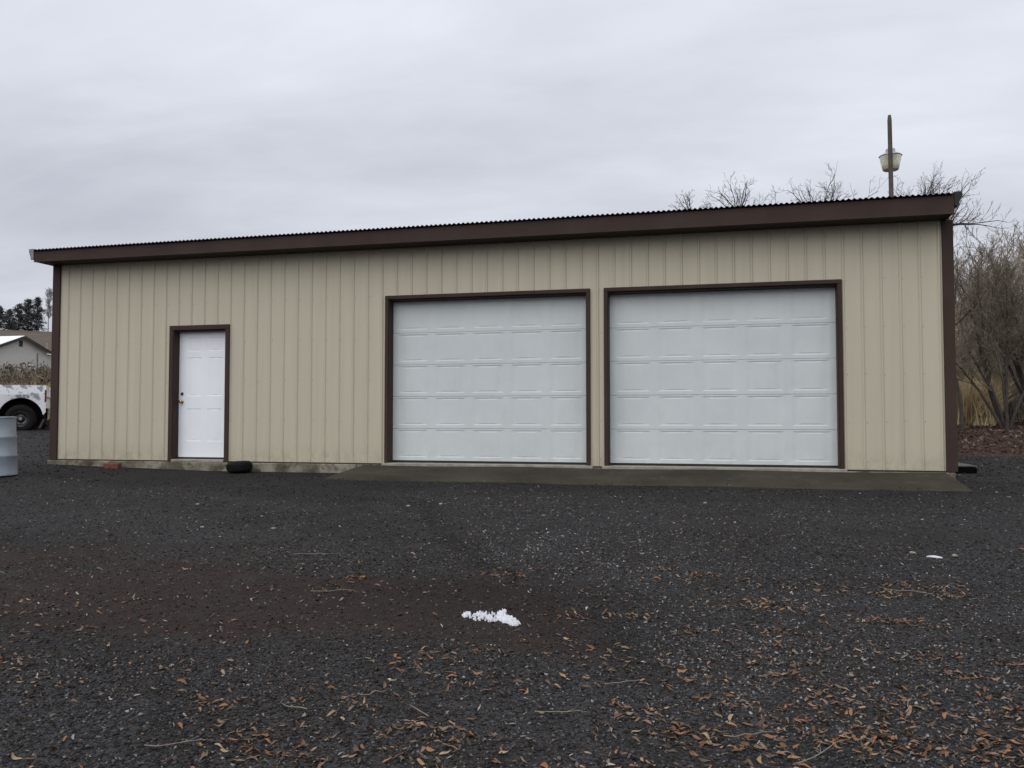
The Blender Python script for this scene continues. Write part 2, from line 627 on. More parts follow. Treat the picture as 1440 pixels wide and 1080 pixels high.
q_ = -.69 * X + .72 * Y
p_ = .257 * (X - 11.23) + .966 * (Y + 12.53)
zone = np.zeros((ny, nx, 3), np.float32)
blot = np.clip(1 - np.hypot((X - 4.3) / .9, (Y + 2.45) / .35), 0, 1)
foot = (1 - sstep(.1, .9, np.abs(Y + .35))) * (X < 5.5) * .6
zone[..., 0] = np.clip(np.maximum(band(X, Y), worn(X, Y)) * .82 + blot * 1.1 + foot * .55 + .45 * sstep(11.5, 14, X) * sstep(-9.5, -7, Y) * (1 - sstep(-6.5, -5, Y)), 0, 1)
zone[..., 1] = sstep(20.2, 21.6, p_) * sstep(3, 9, X) * (1 - sstep(60, 90, p_)) + .0
zone[..., 2] = np.maximum(sstep(13.5, 16.5, q_), sstep(29, 32, p_) * sstep(2, 9, X))
zone[..., 2] = np.maximum(zone[..., 2], sstep(60, 90, np.hypot(X - 8, Y)))
wetm = wet(X, Y)
me = fast_mesh('ground', np.stack([X, Y, Z], -1).reshape(-1, 3), F, zone.reshape(-1, 3), 'zone')
wa = me.attributes.new('wet', 'FLOAT', 'POINT')
wa.data.foreach_set('value', wetm.astype(np.float32).ravel())
o = link('ground', me, 'ground', smooth=True)
tag(o, kind='structure')


def gz(x, y):
    return float(height(x, y))


# ------------------------------------------------------------------ the metal shop building
X0, X1, DEP = -0.15, 14.26, 7.5       # outer faces of the corner trims, depth of the building
SOF, FTOP = 3.38, 3.56                # soffit and top of the fascia
OV = 0.40
RISE = 0.065
bld = empty('shop_building', (7, 0, 0))
tag(bld, 'long tan ribbed metal shop with brown trim and two white garage doors', 'building')


def part(o):
    """parent to the building without moving"""
    o.parent = bld
    o.matrix_parent_inverse = Matrix.Translation((-7, 0, 0))
    return o


OPEN = [(2.285, 3.265, 2.18), (6.138, 9.272, 2.572), (9.588, 12.782, 2.572)]   # x0, x1, top
# front wall: framing behind the sheets, with the three openings left out
w = MB()
xs = [X0 + .05] + [v for a in OPEN for v in a[:2]] + [X1 - .05]
for i in range(0, len(xs), 2):
    w.box(xs[i], xs[i + 1], .012, .16, 0, SOF)
for a, b, t in OPEN:
    w.box(a, b, .012, .16, t, SOF)
fw = part(w.build('front_wall', 'siding'))

PITCH, RIB0 = 0.2443, 0.156


def rib_y(d):
    """profile of the sheet, d = distance from a rib centre"""
    d = abs(d)
    if d < .007:
        return -.018
    if d < .024:
        return -.018 + .016 * (d - .007) / .017
    return -.002


edges = [X0 + .06] + [RIB0 + PITCH * (i + .5) for i in range(-1, 57)] + [X1 - .06]
edges = sorted(e for e in edges if X0 + .05 < e < X1 - .05)
ptsd = (-.024, -.007, .007, .024)
for i in range(len(edges) - 1):
    e0, e1 = edges[i], edges[i + 1]
    if e1 - e0 < .02:
        continue
    rc = RIB0 + PITCH * round(((e0 + e1) / 2 - RIB0) / PITCH)
    cuts = {e0, e1}
    for dd in ptsd:
        if e0 < rc + dd < e1:
            cuts.add(rc + dd)
    for a, b, t in OPEN:
        for c in (a - .03, b + .03):
            if e0 < c < e1:
                cuts.add(c)
    cuts = sorted(cuts)
    m = MB()
    for a, b in zip(cuts[:-1], cuts[1:]):
        zlo = 0.0
        for oa, ob, ot in OPEN:
            if oa - .031 <= a and b <= ob + .031:
                zlo = ot + .03
        ya, yb = rib_y(a - rc), rib_y(b - rc)
        m.quad((a, ya, zlo), (b, yb, zlo), (b, yb, SOF + .01), (a, ya, SOF + .01))
    me = m.mesh('siding_panel')
    o = link('siding_panel', me, 'siding')
    o.parent = fw

# screw heads in rows at the girts
sv, sf = [], []
hexa = [(math.cos(a * math.pi / 3), math.sin(a * math.pi / 3)) for a in range(6)]
for i in range(58):
    rx = RIB0 + PITCH * i
    if rx > 14.05:
        break
    for gz_ in (.10, .66, 1.31, 1.96, 2.62, 3.25):
        x = rx + .038 + random.uniform(-.006, .006)
        z = gz_ + random.uniform(-.012, .012)
        if any(a - .1 < x < b + .1 and z < t + .1 for a, b, t in OPEN):
            continue
        b = len(sv)
        for (yy, rr) in ((-.002, .0070), (-.007, .0055)):
            sv += [(x + rr * c, yy, z + rr * s_) for c, s_ in hexa]
        for j in range(6):
            jj = (j + 1) % 6
            sf.append((b + j, b + jj, b + 6 + jj, b + 6 + j))
        sf.append(tuple(b + 6 + j for j in range(6)))
me = bpy.data.meshes.new('screws')
me.from_pydata(sv, [], sf)
o = link('screws', me, 'screw')
part(o)
o['kind'] = 'stuff'

# side and rear walls, ribbed sheets too
for nm, xx, sgn in (('side_wall', X0 + .02, -1), ('side_wall', X1 - .02, 1)):
    m = MB()
    y = .06
    while y < DEP - .3:
        cs = [y, y + .02, y + .033, y + .049, y + .062, y + PITCH]
        os_ = [0, 0, .022, .022, 0, 0]
        for a in range(5):
            ta, tb = [SOF - .26 * c / DEP for c in (cs[a], cs[a + 1])]
            m.quad((xx + sgn * os_[a], cs[a], 0), (xx + sgn * os_[a + 1], cs[a + 1], 0), (xx + sgn * os_[a + 1], cs[a + 1], tb + .06), (xx + sgn * os_[a], cs[a], ta + .06))
        y += PITCH
    part(m.build(nm, 'siding'))
m = MB()
m.box(X0 + .02, X1 - .02, DEP - .1, DEP, 0, SOF - .22)
part(m.build('rear_wall', 'siding'))

# corner trims
for xa, xb, side in ((X0, 0.0, -1), (14.12, X1, 1)):
    m = MB()
    m.box(xa, xb, -.034, .0, -.012, SOF - .002)
    if side < 0:
        m.box(xa, xa + .004, .001, .12, -.012, SOF - .002)
    else:
        m.box(xb - .004, xb, .001, .12, -.012, SOF - .002)
    part(m.build('corner_trim', 'trim', bevel=.003))
# base flashing, broken at the openings
lim = [(0.0, 2.21), (3.34, 6.08), (9.33, 9.53), (12.84, 14.12)]
for a, b in lim:
    part(MB().box(a, b, -.014, .01, -.018, -.002).build('base_flashing', 'trim'))

# foundation
m = MB()
m.box(X0 + .0, 5.62, -.075, .17, -.7, -.02)
m.box(5.62, X1 - .03, -.05, .17, -.7, -.022)
m.box(X0 + .03, X1 - .06, .17, DEP, -.7, -.026)
fo = m.mesh('foundation', .012, 2)
part(link('foundation', fo, 'foundation'))
# slab edge seen in the door openings
for a, b, t in OPEN[1:]:
    m = MB()
    m.box(a - .09, b + .09, -.075, .30, -.2, .008)
    part(m.build('door_sill', 'slab', bevel=.008))

# soffit, fascia, roof
m = MB()
m.box(-.20, 14.18, -OV + .02, .16, SOF, SOF + .02)
part(m.build('soffit', 'trim'))
m = MB()
m.box(-.21, 14.19, -OV, -OV + .022, SOF - .004, FTOP)
m.v = [(x, y, z + (RISE if x > 5 and z > FTOP - .01 else 0)) for x, y, z in m.v]
m.box(-.21, 14.19, -OV - .006, -OV, SOF - .004, SOF + .012)
part(m.build('fascia', 'trim', bevel=.003))
WP = 0.072                            # the roof edge climbs slightly towards the right end
nw = int(14.42 / WP)
ns = nw * 8
ph = np.arange(ns + 1) / 8.0
rx = -.215 + ph * WP
rz = .0105 * np.cos(2 * np.pi * ph)
rows = [(-OV - .045, FTOP + .004), (DEP + .25, FTOP - .27)]
v = []
for yy, zz_ in rows:
    for t_ in (0, .004):
        v.append(np.stack([rx, np.full_like(rx, yy), zz_ + .013 + rz + t_ + RISE * np.clip(rx / 14.19, 0, 1)], -1))
v = np.concatenate(v)
n1_ = ns + 1
a = np.arange(ns)
f = np.concatenate([np.stack([a + n1_ * i, a + 1 + n1_ * i, a + 1 + n1_ * j, a + n1_ * j], -1) for i, j in ((0, 2), (1, 3), (0, 1), (2, 3))])
part(link('corrugated_roof', fast_mesh('corrugated_roof', v, f), 'roof', smooth=False))
# K-shaped gutters down both ends, their front ends seen
gp = [(0, 3.60), (.088, 3.60), (.090, 3.555), (.070, 3.50), (.052, 3.455), (.050, 3.42), (0, 3.42)]
for x, sgn, mt in ((-.212, -1, 'cap_grey'), (14.192, 1, 'seal')):
    m = MB()
    up_ = RISE if sgn > 0 else 0
    m.prism([(x + sgn * a, b + up_) for a, b in gp], -OV + .02, DEP)
    go = part(m.build('gutter', 'trim'))
    m = MB()
    m.prism([(x + sgn * (a + (.003 if a else 0)), b + up_ + (.003 if b > 3.5 else -.003)) for a, b in gp], -OV - .012, -OV + .019)
    e = m.build('end_cap', mt)
    e.parent = go
    m = MB()
    m.box(min(x, x - sgn * .05), max(x, x - sgn * .05), -OV + .03, DEP, SOF + .022, 3.545 + up_)
    part(m.build('rake_board', 'trim'))

# ---- doors


def frame(name, a, b, t, depth, tw=.075, label=None, zb=-.01):
    """casing boards on the wall face plus the reveal boards behind them"""
    fr = MB()
    fr.box(a - tw, b + tw, -.044, -.002, t, t + tw)
    fr.box(a, b, -.002, depth, t - .02, t - .001)
    fo_ = part(fr.build(name, 'trim', bevel=.003))
    for s_ in (0, 1):
        j = MB()
        if s_ == 0:
            j.box(a - tw, a, -.043, -.002, zb, t - .001)
            j.box(a, a + .008, -.030, depth, zb, t - .021)
        else:
            j.box(b, b + tw, -.043, -.002, zb, t - .001)
            j.box(b - .008, b, -.030, depth, zb, t - .021)
        jo = j.build('jamb', 'trim', bevel=.003)
        jo.parent = fo_
    return fo_


def panel_mesh(w_, h_, k_=1.0, mirror=False):
    """sunk border with a raised field"""
    rings = [(0, 0), (.013 * k_, .0065 * k_), (.020 * k_, .0065 * k_), (.034 * k_, .0030 * k_)]
    vv, ff = [], []
    for ins, d_ in rings:
        ix = ins * 4.2
        vv += [(ix, d_, ins), (w_ - ix, d_, ins), (w_ - ix, d_, h_ - ins), (ix, d_, h_ - ins)]
    for r_ in range(3):
        for j in range(4):
            jj = (j + 1) % 4
            ff.append((r_ * 4 + j, r_ * 4 + jj, r_ * 4 + 4 + jj, r_ * 4 + 4 + j))
    ff.append((12, 13, 14, 15))
    me_ = bpy.data.meshes.new('raised_panel')
    me_.from_pydata(vv, [], ff)
    bm = bmesh.new()
    bm.from_mesh(me_)
    bmesh.ops.recalc_face_normals(bm, faces=bm.faces)
    bm.to_mesh(me_)
    bm.free()
    return me_


def framed_sheet(w_, h_, holes, lip=.010, back=.03):
    """front sheet with rectangular holes, edges folded back"""
    m_ = MB()
    xs_ = sorted({0, w_} | {v for h in holes for v in h[:2]})
    zs_ = sorted({0, h_} | {v for h in holes for v in h[2:]})
    for a0, a1 in zip(xs_[:-1], xs_[1:]):
        for b0, b1 in zip(zs_[:-1], zs_[1:]):
            cxm, czm = (a0 + a1) / 2, (b0 + b1) / 2
            if any(h[0] < cxm < h[1] and h[2] < czm < h[3] for h in holes):
                continue
            m_.quad((a0, 0, b0), (a1, 0, b0), (a1, 0, b1), (a0, 0, b1))
    # rolled edges
    m_.quad((0, 0, h_), (w_, 0, h_), (w_, lip, h_ + .005), (0, lip, h_ + .005))
    m_.quad((0, lip, h_ + .005), (w_, lip, h_ + .005), (w_, back, h_ + .005), (0, back, h_ + .005))
    m_.quad((0, 0, 0), (w_, 0, 0), (w_, lip * 1.6, -.006), (0, lip * 1.6, -.006))
    m_.quad((0, lip * 1.6, -.006), (w_, lip * 1.6, -.006), (w_, back, -.006), (0, back, -.006))
    m_.quad((0, back, 0), (w_, back, 0), (w_, back, h_), (0, back, h_))
    return m_


REC = .165
for di, (a, b, t) in enumerate(OPEN[1:]):
    frame('garage_door_frame', a, b, t, REC - .006, tw=.056)
    xa, xb = a + .003, b - .003
    zb, zt = .040, t - .018
    H = (zt - zb) / 5
    Wd = xb - xa
    pw = Wd * (1 - .05 - .12) / 5
    gap = Wd * .03
    p0, p1 = H * .10, H * .945
    gd = part(MB().box(xa + .02, xb - .02, REC + .032, REC + .045, zb, zt).build('garage_door', 'garage'))
    holes = [(Wd * .025 + i * (pw + gap), Wd * .025 + i * (pw + gap) + pw, p0, p1) for i in range(5)]
    sm = framed_sheet(Wd, H - .009, holes).mesh('door_section')
    pm = panel_mesh(pw, p1 - p0)
    for r_ in range(5):
        z = zb + r_ * H + .004
        dy = random.uniform(-.0015, .0015)
        s_ = link('door_section', sm, 'garage', gd, (xa, REC + dy, z))
        for h in holes:
            link('raised_panel', pm, 'garage', gd, (xa + h[0], REC + dy, z + h[2]))
    m = MB()
    m.box(xa, xb, REC + .004, REC + .028, .010, zb - .002)
    s_ = m.build('bottom_seal', 'seal')
    s_.parent = gd

# entry door
a, b, t = OPEN[0]
ef = frame('entry_door_frame', a, b, t, .150, zb=-.018)
m = MB()
m.box(a + .002, b - .002, -.060, .18, -.018, .022)
s_ = m.build('threshold', 'slab', bevel=.006)
s_.parent = ef
m = MB()
m.box(a + .019, b - .019, .135, .165, .0225, .055)
s_ = m.build('door_sweep', 'seal')
s_.parent = ef
xa, xb, zb, zt = a + .010, b - .010, .056, t - .022
Wd, H = xb - xa, zt - zb
holes = []
for f0, f1 in ((.045, .155), (.205, .515), (.615, .875)):
    for c0, c1 in ((.14, .46), (.56, .88)):
        holes.append((Wd * c0, Wd * c1, H * (1 - f1), H * (1 - f0)))
m = framed_sheet(Wd, H, holes, .004, .04)
ed = m.build('entry_door', 'entry', loc=(xa, .125, zb))
part(ed)
for h in holes:
    link('raised_panel', panel_mesh(h[1] - h[0], h[3] - h[2], .8), 'entry', ed, (h[0], 0, h[2]))
kb = MB().lathe([(.0, -.062), (.018, -.062), (.027, -.052), (.027, -.040), (.013, -.028), (.012, -.006), (.032, -.005), (.033, .0)], 20, axis='y')
o = kb.build('knob', 'brass', ed, loc=(.062, 0, .93), smooth=True)
o = MB().lathe([(0, -.022), (.016, -.022), (.020, -.018), (.026, -.006), (.028, 0)], 20, axis='y').build('deadbolt', 'dark_metal', ed, loc=(.062, 0, 1.06), smooth=True)

# ------------------------------------------------------------------ concrete apron
AX0, AX1 = 5.58, 14.13
v, f = [], []
na, nb = 60, 10
for j in range(nb + 1):
    t_ = j / nb
    for i in range(na + 1):
        s_ = i / na
        y = -.078 - t_ * 1.05
        xl, xr = 5.78 - .22 * t_, 14.10 + .05 * t_
        x = xl + (xr - xl) * s_
        z = -.028 - .155 * t_ ** 1.15 - .006 * math.sin(x * 2.1)
        if j == nb:
            y += .018 * math.sin(x * 5.1) * math.sin(x * 1.7)
        v.append((x, y, z))
n_ = na + 1
top = len(v)
v += [(x, y, z - .18) for x, y, z in v]
for j in range(nb):
    for i in range(na):
        a_ = j * n_ + i
        f.append((a_, a_ + 1, a_ + n_ + 1, a_ + n_))
ring = [i for i in range(n_)] + [j * n_ + na for j in range(1, nb + 1)] + [nb * n_ + i for i in range(na - 1, -1, -1)] + [j * n_ for j in range(nb - 1, 0, -1)]
for i in range(len(ring)):
    a_, b_ = ring[i], ring[(i + 1) % len(ring)]
    f.append((a_, b_, b_ + top, a_ + top))
me = bpy.data.meshes.new('concrete_apron')
me.from_pydata(v, [], f)
o = link('concrete_apron', me, 'apron')
tag(o, kind='structure')

# ------------------------------------------------------------------ loose gravel (stuff)


def rot_mats(n):
    q = rng.normal(size=(n, 4))
    q /= np.linalg.norm(q, axis=1)[:, None]
    w_, x_, y_, z_ = q.T
    return np.stack([np.stack([1 - 2 * (y_ * y_ + z_ * z_), 2 * (x_ * y_ - z_ * w_), 2 * (x_ * z_ + y_ * w_)], -1),
                     np.stack([2 * (x_ * y_ + z_ * w_), 1 - 2 * (x_ * x_ + z_ * z_), 2 * (y_ * z_ - x_ * w_)], -1),
                     np.stack([2 * (x_ * z_ - y_ * w_), 2 * (y_ * z_ + x_ * w_), 1 - 2 * (x_ * x_ + y_ * y_)], -1)], 1)


CAMX, CAMY = 11.23, -12.53


def sector(n, r0, r1, ang=52, rng_deg=None):
    r_ = np.sqrt(rng.uniform(r0 ** 2, r1 ** 2, n))
    t_ = np.radians(13.9 + rng.uniform(*(rng_deg or (-ang, ang)), n))
    return CAMX - np.sin(t_) * r_, CAMY + np.cos(t_) * r_


def apron_z(y):
    t = np.clip((-.078 - y) / 1.05, 0, 1)
    return -.028 - .155 * t ** 1.15


def clear_of_building(x, y):
    onap = (x > 5.45) & (x < 14.25) & (y > -1.13 + .11 * np.clip(fnoise(x * 1.9, y * .5) + .35, 0, 1.4) + .02 * fnoise(x * 9, y * 3))
    onb = (y > -.08) & (x > -.2) & (x < 14.3)
    return ~(onap | onb)


OCT_V = np.array([(1, 0, 0), (-1, 0, 0), (0, 1, 0), (0, -1, 0), (0, 0, 1), (0, 0, -1)], float)
OCT_F = np.array([(0, 2, 4), (2, 1, 4), (1, 3, 4), (3, 0, 4), (2, 0, 5), (1, 2, 5), (3, 1, 5), (0, 3, 5)])


def stones(n, r0, r1, smin, smax, ang=52, rng_deg=None):
    x, y = sector(n, r0, r1, ang, rng_deg)
    keep = clear_of_building(x, y)
    b_ = np.maximum(band(x, y), worn(x, y))
    keep &= rng.random(n) > np.maximum(b_ * .64, packed(x, y) * .55)
    x, y = x[keep], y[keep]
    n = len(x)
    b_ = np.maximum(band(x, y), worn(x, y))
    s_ = smin + (smax - smin) * rng.random(n) ** 2.2 * np.where(rng.random(n) < .03, 1.5, 1)
    V = OCT_V[None] * (s_[:, None] * rng.uniform(.55, 1.1, (n, 6)))[..., None]
    V += rng.normal(size=(n, 6, 3)) * (s_ * .18)[:, None, None]
    V = np.einsum('nij,nkj->nki', rot_mats(n), V)
    V[..., 2] *= .72
    zg = height(x, y)
    zg = np.where((x > 5.45) & (x < 14.2) & (y > -1.13), np.maximum(zg, apron_z(y) + .001), zg)
    V += np.stack([x, y, zg + s_ * .18], -1)[:, None]
    g_ = rng.lognormal(math.log(.0285), .82, n)
    hue = rng.normal(size=(n, 1)) * .06
    t_ = g_[:, None] * np.array([1.02, .985, .975]) * np.concatenate([1 + hue, np.ones((n, 1)), 1 - hue], 1)
    tr = track(x, y)
    loose = sstep(-.05, .3, tr) * (1 - sstep(.9, 3.0, tr)) * sstep(-1.6, -3.0, y)
    g_ = g_ * (1 + .45 * loose)
    t_ *= (1 + .45 * loose - .28 * packed(x, y))[:, None]
    patch = 1 + .26 * fnoise(x * .55 + 3, y * .8) + .12 * fnoise(x * 1.7, y * 2.4 + 1)
    damp = 1 - .48 * wet(x, y)
    t_ *= (np.clip(patch, .6, 1.5) * damp)[:, None]
    brown_ = rng.random(n) < np.clip(.07 + .6 * b_ + .25 * np.clip(fnoise(x * .8 + 5, y * 1.1 + 2), 0, 1), 0, 1)
    t_[brown_] = g_[brown_, None] * np.array([1.35, .95, .76])
    pale = rng.random(n) < .008
    t_[pale] = rng.uniform(.10, .30, (pale.sum(), 1)) * np.array([1.0, .95, .86])
    t_ = np.clip(t_, .006, .32)
    return V, t_


Vs, Ts = [], []
for args in ((70000, 2.2, 5.2, .0040, .0128), (56000, 5.2, 8.2, .0052, .0145), (43000, 8.2, 13.8, .006, .017)):
    V, t_ = stones(*args)
    Vs.append(V)
    Ts.append(t_)
for a0, a1, nn_ in ((38, 58, 9000), (-24, -12.5, 5000)):       # the yard beyond both ends of the building
    V, t_ = stones(nn_, 13.8, 27, .011, .030, rng_deg=(a0 - 13.9, a1 - 13.9))
    Vs.append(V)
    Ts.append(t_)
V = np.concatenate(Vs)
t_ = np.concatenate(Ts)
n = len(V)
f = (OCT_F[None] + 6 * np.arange(n)[:, None, None]).reshape(-1, 3)
o = link('gravel', fast_mesh('gravel', V.reshape(-1, 3), f, np.repeat(t_, 6, 0)), 'stone')
tag(o, 'dark crushed basalt gravel covering the yard', 'gravel', kind='stuff')

# ------------------------------------------------------------------ fallen leaves


def leaf_mesh(seed):
    r_ = random.Random(seed)
    n_ = 6
    L_ = 1.0
    wd = r_.uniform(.20, .40)
    curl = r_.uniform(-.55, .75)
    fold = r_.uniform(.15, .8)
    bend = r_.uniform(-.18, .18)
    tw = r_.uniform(-.5, .5)
    vv = []
    for i in range(n_ + 1):
        t = i / n_
        w_ = wd * .5 * (math.sin(math.pi * min(1, t ** .82)) ** .8 if 0 < t < 1 else .015)
        zc = curl * (t - .5) ** 2 + .05 * math.sin(t * 7 + seed)
        yc = bend * math.sin(math.pi * t)
        a_ = tw * (t - .5)
        for s_ in (-1, 0, 1):
            dy = s_ * w_ * math.cos(a_)
            dz = abs(s_) * w_ * fold + s_ * w_ * math.sin(a_)
            vv.append((t - .5, yc + dy, zc + dz))
    ff = []
    for i in range(n_):
        for j in range(2):
            a_ = i * 3 + j
            ff.append((a_, a_ + 1, a_ + 4, a_ + 3))
    vv = np.array(vv)
    vv[:, 2] -= vv[:, 2].min()
    return vv * L_, np.array(ff)


LEAF = [leaf_mesh(i) for i in range(14)]
LCOL = np.array([(.250, .125, .058), (.200, .105, .055), (.270, .165, .090), (.205, .120, .082), (.240, .165, .110),
                 (.130, .078, .048), (.290, .205, .130), (.230, .110, .050), (.165, .125, .090), (.090, .060, .044)])


def leaf_spots(n):
    """clustered positions over the yard: (x, y), denser close to the camera and to the right"""
    out_ = []
    cent = []
    while len(cent) < 170:
        x, y = sector(1, 3.0, 6.6, 46)
        x, y = float(x[0]), float(y[0])
        d_ = math.hypot(x - CAMX, y - CAMY)
        if random.random() < (3.8 / d_) ** 3.4 * (.55 + .45 * min(1, max(0, x - 9.0) / 2.0)) * 1.5:
            cent.append((x, y, random.uniform(.07, .26)))
    while len(out_) < n:
        if random.random() < .64:
            c_ = random.choice(cent)
            x, y = random.gauss(c_[0], c_[2]), random.gauss(c_[1], c_[2] * .5)
        else:
            x, y = sector(1, 2.8, 10.5, 48)
            x, y = float(x[0]), float(y[0])
            d_ = math.hypot(x - CAMX, y - CAMY)
            if random.random() > min(1, (4.2 / d_) ** 2.3):
                continue
        out_.append((x, y))
    return out_


spots = leaf_spots(4800)
spots.sort(key=lambda p: math.hypot(p[0] - CAMX, p[1] - CAMY) + (0 if abs(math.degrees(math.atan2(-(p[0] - CAMX), p[1] - CAMY)) - 13.9) < 33 and math.hypot(p[0] - CAMX, p[1] - CAMY) > 3.25 else 20))
variants = []
for i in range(28):
    vv, ff = LEAF[i % len(LEAF)]
    c_ = LCOL[rng.integers(0, len(LCOL))] * rng.uniform(.6, 1.3)
    t_ = np.tile(c_, (len(vv), 1)) * rng.uniform(.82, 1.12, (len(vv), 1))
    me = fast_mesh('fallen_leaf', vv, ff, t_)
    me.polygons.foreach_set('use_smooth', [True] * len(me.polygons))
    me.materials.append(M['leaf'])
    variants.append(me)
NIND = 280
for i, (x, y) in enumerate(spots[:NIND]):
    o = bpy.data.objects.new('fallen_leaf', random.choice(variants))
    s_ = random.uniform(.024, .058) * random.choice((.8, 1, 1, 1.15))
    o.scale = (s_, s_, s_ * random.uniform(.6, 1.1))
    o.rotation_euler = (random.gauss(0, .30), random.gauss(0, .26), random.gauss(0, .9))
    o.location = (x, y, gz(x, y) + .006)
    COL.objects.link(o)
    tag(o, 'dry curled orange brown leaf lying on the near gravel', 'leaf', 'fallen leaves on the near gravel')
Vl, Fl, Tl = [], [], []
nb_ = 0


def leaf_batch(pts, smin, smax, zoff, colour=None, spread=.3, slim=False):
    global nb_
    for x, y, z in pts:
        vv, ff = LEAF[rng.integers(0, len(LEAF))]
        s_ = rng.uniform(smin, smax)
        if slim:
            vv = vv * np.array((1, rng.uniform(.3, 1.1), .6))
        e = Matrix.Rotation(rng.normal() * .9, 3, 'Z') @ Matrix.Rotation(rng.normal() * spread, 3, 'X') @ Matrix.Rotation(rng.normal() * spread, 3, 'Y')
        p = (vv * s_) @ np.array(e).T + np.array((x, y, z + zoff))
        Vl.append(p)
        Fl.append(ff + nb_)
        nb_ += len(vv)
        c_ = (LCOL if colour is None else colour)
        Tl.append(np.tile(c_[rng.integers(0, len(c_))] * rng.uniform(.5, 1.2), (len(vv), 1)))


rest = [(x, y, gz(x, y)) for x, y in spots[NIND:] if clear_of_building(np.array(x), np.array(y)) and y < -1.6]
leaf_batch(rest, .024, .058, .005)
# tiny scraps, straw ends and stems
sx, sy = sector(4600, 3.0, 11.0, 46)
ok = clear_of_building(sx, sy)
scr = [(a, b, gz(a, b)) for a, b in zip(sx[ok], sy[ok])]
PALE = np.array([(.30, .27, .225), (.18, .15, .12), (.40, .36, .30), (.14, .115, .10), (.22, .165, .12), (.33, .27, .20)])
leaf_batch(scr, .012, .040, .006, PALE, slim=True)
o = link('leaf_litter', fast_mesh('leaf_litter', np.concatenate(Vl), np.concatenate(Fl), np.concatenate(Tl)), 'leaf')
tag(o, 'dry leaves and scraps strewn thinly over the gravel yard', 'leaf litter', kind='stuff')

# litter on the bank at the right, beside the thicket
Vl, Fl, Tl, nb_ = [], [], [], 0
pts = []
while len(pts) < 4800:
    ang = R(random.uniform(-26, -9))
    r_ = random.uniform(21.5, 33)
    x, y = CAMX - math.sin(ang) * r_, CAMY + math.cos(ang) * r_
    pts.append((x, y, gz(x, y)))
leaf_batch(pts, .06, .16, .01, np.array([(.14, .080, .054), (.10, .056, .040), (.19, .120, .086), (.075, .046, .036), (.21, .15, .11)]), .6)
o = link('bank_litter', fast_mesh('bank_litter', np.concatenate(Vl), np.concatenate(Fl), np.concatenate(Tl)), 'leaf')
tag(o, 'reddish brown leaf litter on the bank under the bare thicket', 'leaf litter', kind='stuff')

# ------------------------------------------------------------------ twigs, snow and odd pieces on the gravel
TW = [(9.08, -9.45, .26, 25), (9.35, -9.0, .16, 160), (9.62, -8.75, .14, 35), (11.60, -8.95, .36, 48), (11.32, -8.86, .22, 20),
      (12.02, -8.40, .20, 65), (10.52, -8.75, .24, 8), (8.6, -7.05, .30, 20),
      (10.75, -8.35, .20, 28), (7.9, -5.9, .40, 12), (9.9, -8.9, .18, 130), (12.4, -6.3, .35, 145)]
for x, y, ln, a in TW:
    pts = []
    for i in range(6):
        t = i / 5 - .5
        pts.append((t * ln, random.gauss(0, .006) + .06 * ln * math.sin(t * 5), .008 + random.random() * .010))
    m = MB().tube(pts, [.0021, .0020, .0019, .0017, .0014, .0009], 5)
    k0 = random.choice((2, 3))
    if ln > .22:
        m.tube([pts[k0], (pts[k0][0] + ln * .17, pts[k0][1] + ln * .14, .018)], [.0014, .0008], 5)
    o = m.build('twig', 'straw', loc=(x, y, gz(x, y) + .006), rot=(0, 0, R(a)))
    tag(o, 'thin pale dry twig lying on the gravel', 'twig', 'dry twigs on the gravel')

# snow remnant: a thin lumpy crust with a ragged edge
SN = 100
sxs = np.linspace(-.33, .33, 2 * SN)
sys_ = np.linspace(-.18, .20, int(SN * 1.3))
SNK, SNY = .62, .95
SX, SY = np.meshgrid(sxs, sys_)


def lump(cx, cy, rx_, ry_, h):
    return h * np.maximum(0, 1 - ((SX - cx) / rx_) ** 2 - ((SY - cy) / ry_) ** 2)


hh = np.maximum.reduce([lump(.055, .105, .045, .075, .045), lump(.075, .04, .065, .065, .05), lump(.13, .0, .085, .055, .05), lump(.20, -.045, .085, .05, .05),
                        lump(.265, -.085, .06, .042, .045), lump(-.275, .035, .05, .05, .045), lump(-.18, .02, .08, .05, .026),
                        lump(-.08, -.01, .11, .07, .026), lump(.0, -.035, .07, .055, .026), lump(-.10, .075, .10, .035, .022)])
ns_ = np.zeros_like(hh)
for q in range(1, 40):
    fx, fy, ph_ = rng.normal() * 100, rng.normal() * 170, rng.uniform(0, 6.3)
    ns_ += np.sin(SX * fx + SY * fy + ph_) / 5.0
hz = hh + ns_ * np.where((SX < .04) & (SX > -.24), .034, .014) * (hh > 0) - .008 - np.where(SX < .04, .008, 0) * (SX > -.22)
gg = height(9.84 + SX * SNK, -7.42 + SY * SNY)
okv = hz > 0
vid = -np.ones(SX.shape, int)
fs = okv[:-1, :-1] | okv[1:, :-1] | okv[:-1, 1:] | okv[1:, 1:]
jj, ii = np.nonzero(fs)
nxx = SX.shape[1]
ff = np.stack([jj * nxx + ii, jj * nxx + ii + 1, (jj + 1) * nxx + ii + 1, (jj + 1) * nxx + ii], -1)
vv = np.stack([SX * SNK, SY * SNY, gg + np.where(hz > 0, .016 * (1 - np.exp(-np.maximum(hz, 0) / .03)) + .0045 * np.sin(SX * 190 + 3 * np.sin(SY * 150)) * np.sin(SY * 230), -.010) + .006], -1).reshape(-1, 3)
u_, inv = np.unique(ff, return_inverse=True)
o = link('snow_patch', fast_mesh('snow_patch', vv[u_], inv.reshape(-1, 4)), 'snow', loc=(9.84, -7.42, 0))
tag(o, 'small ragged patch of melting white snow on the dark gravel', 'snow')


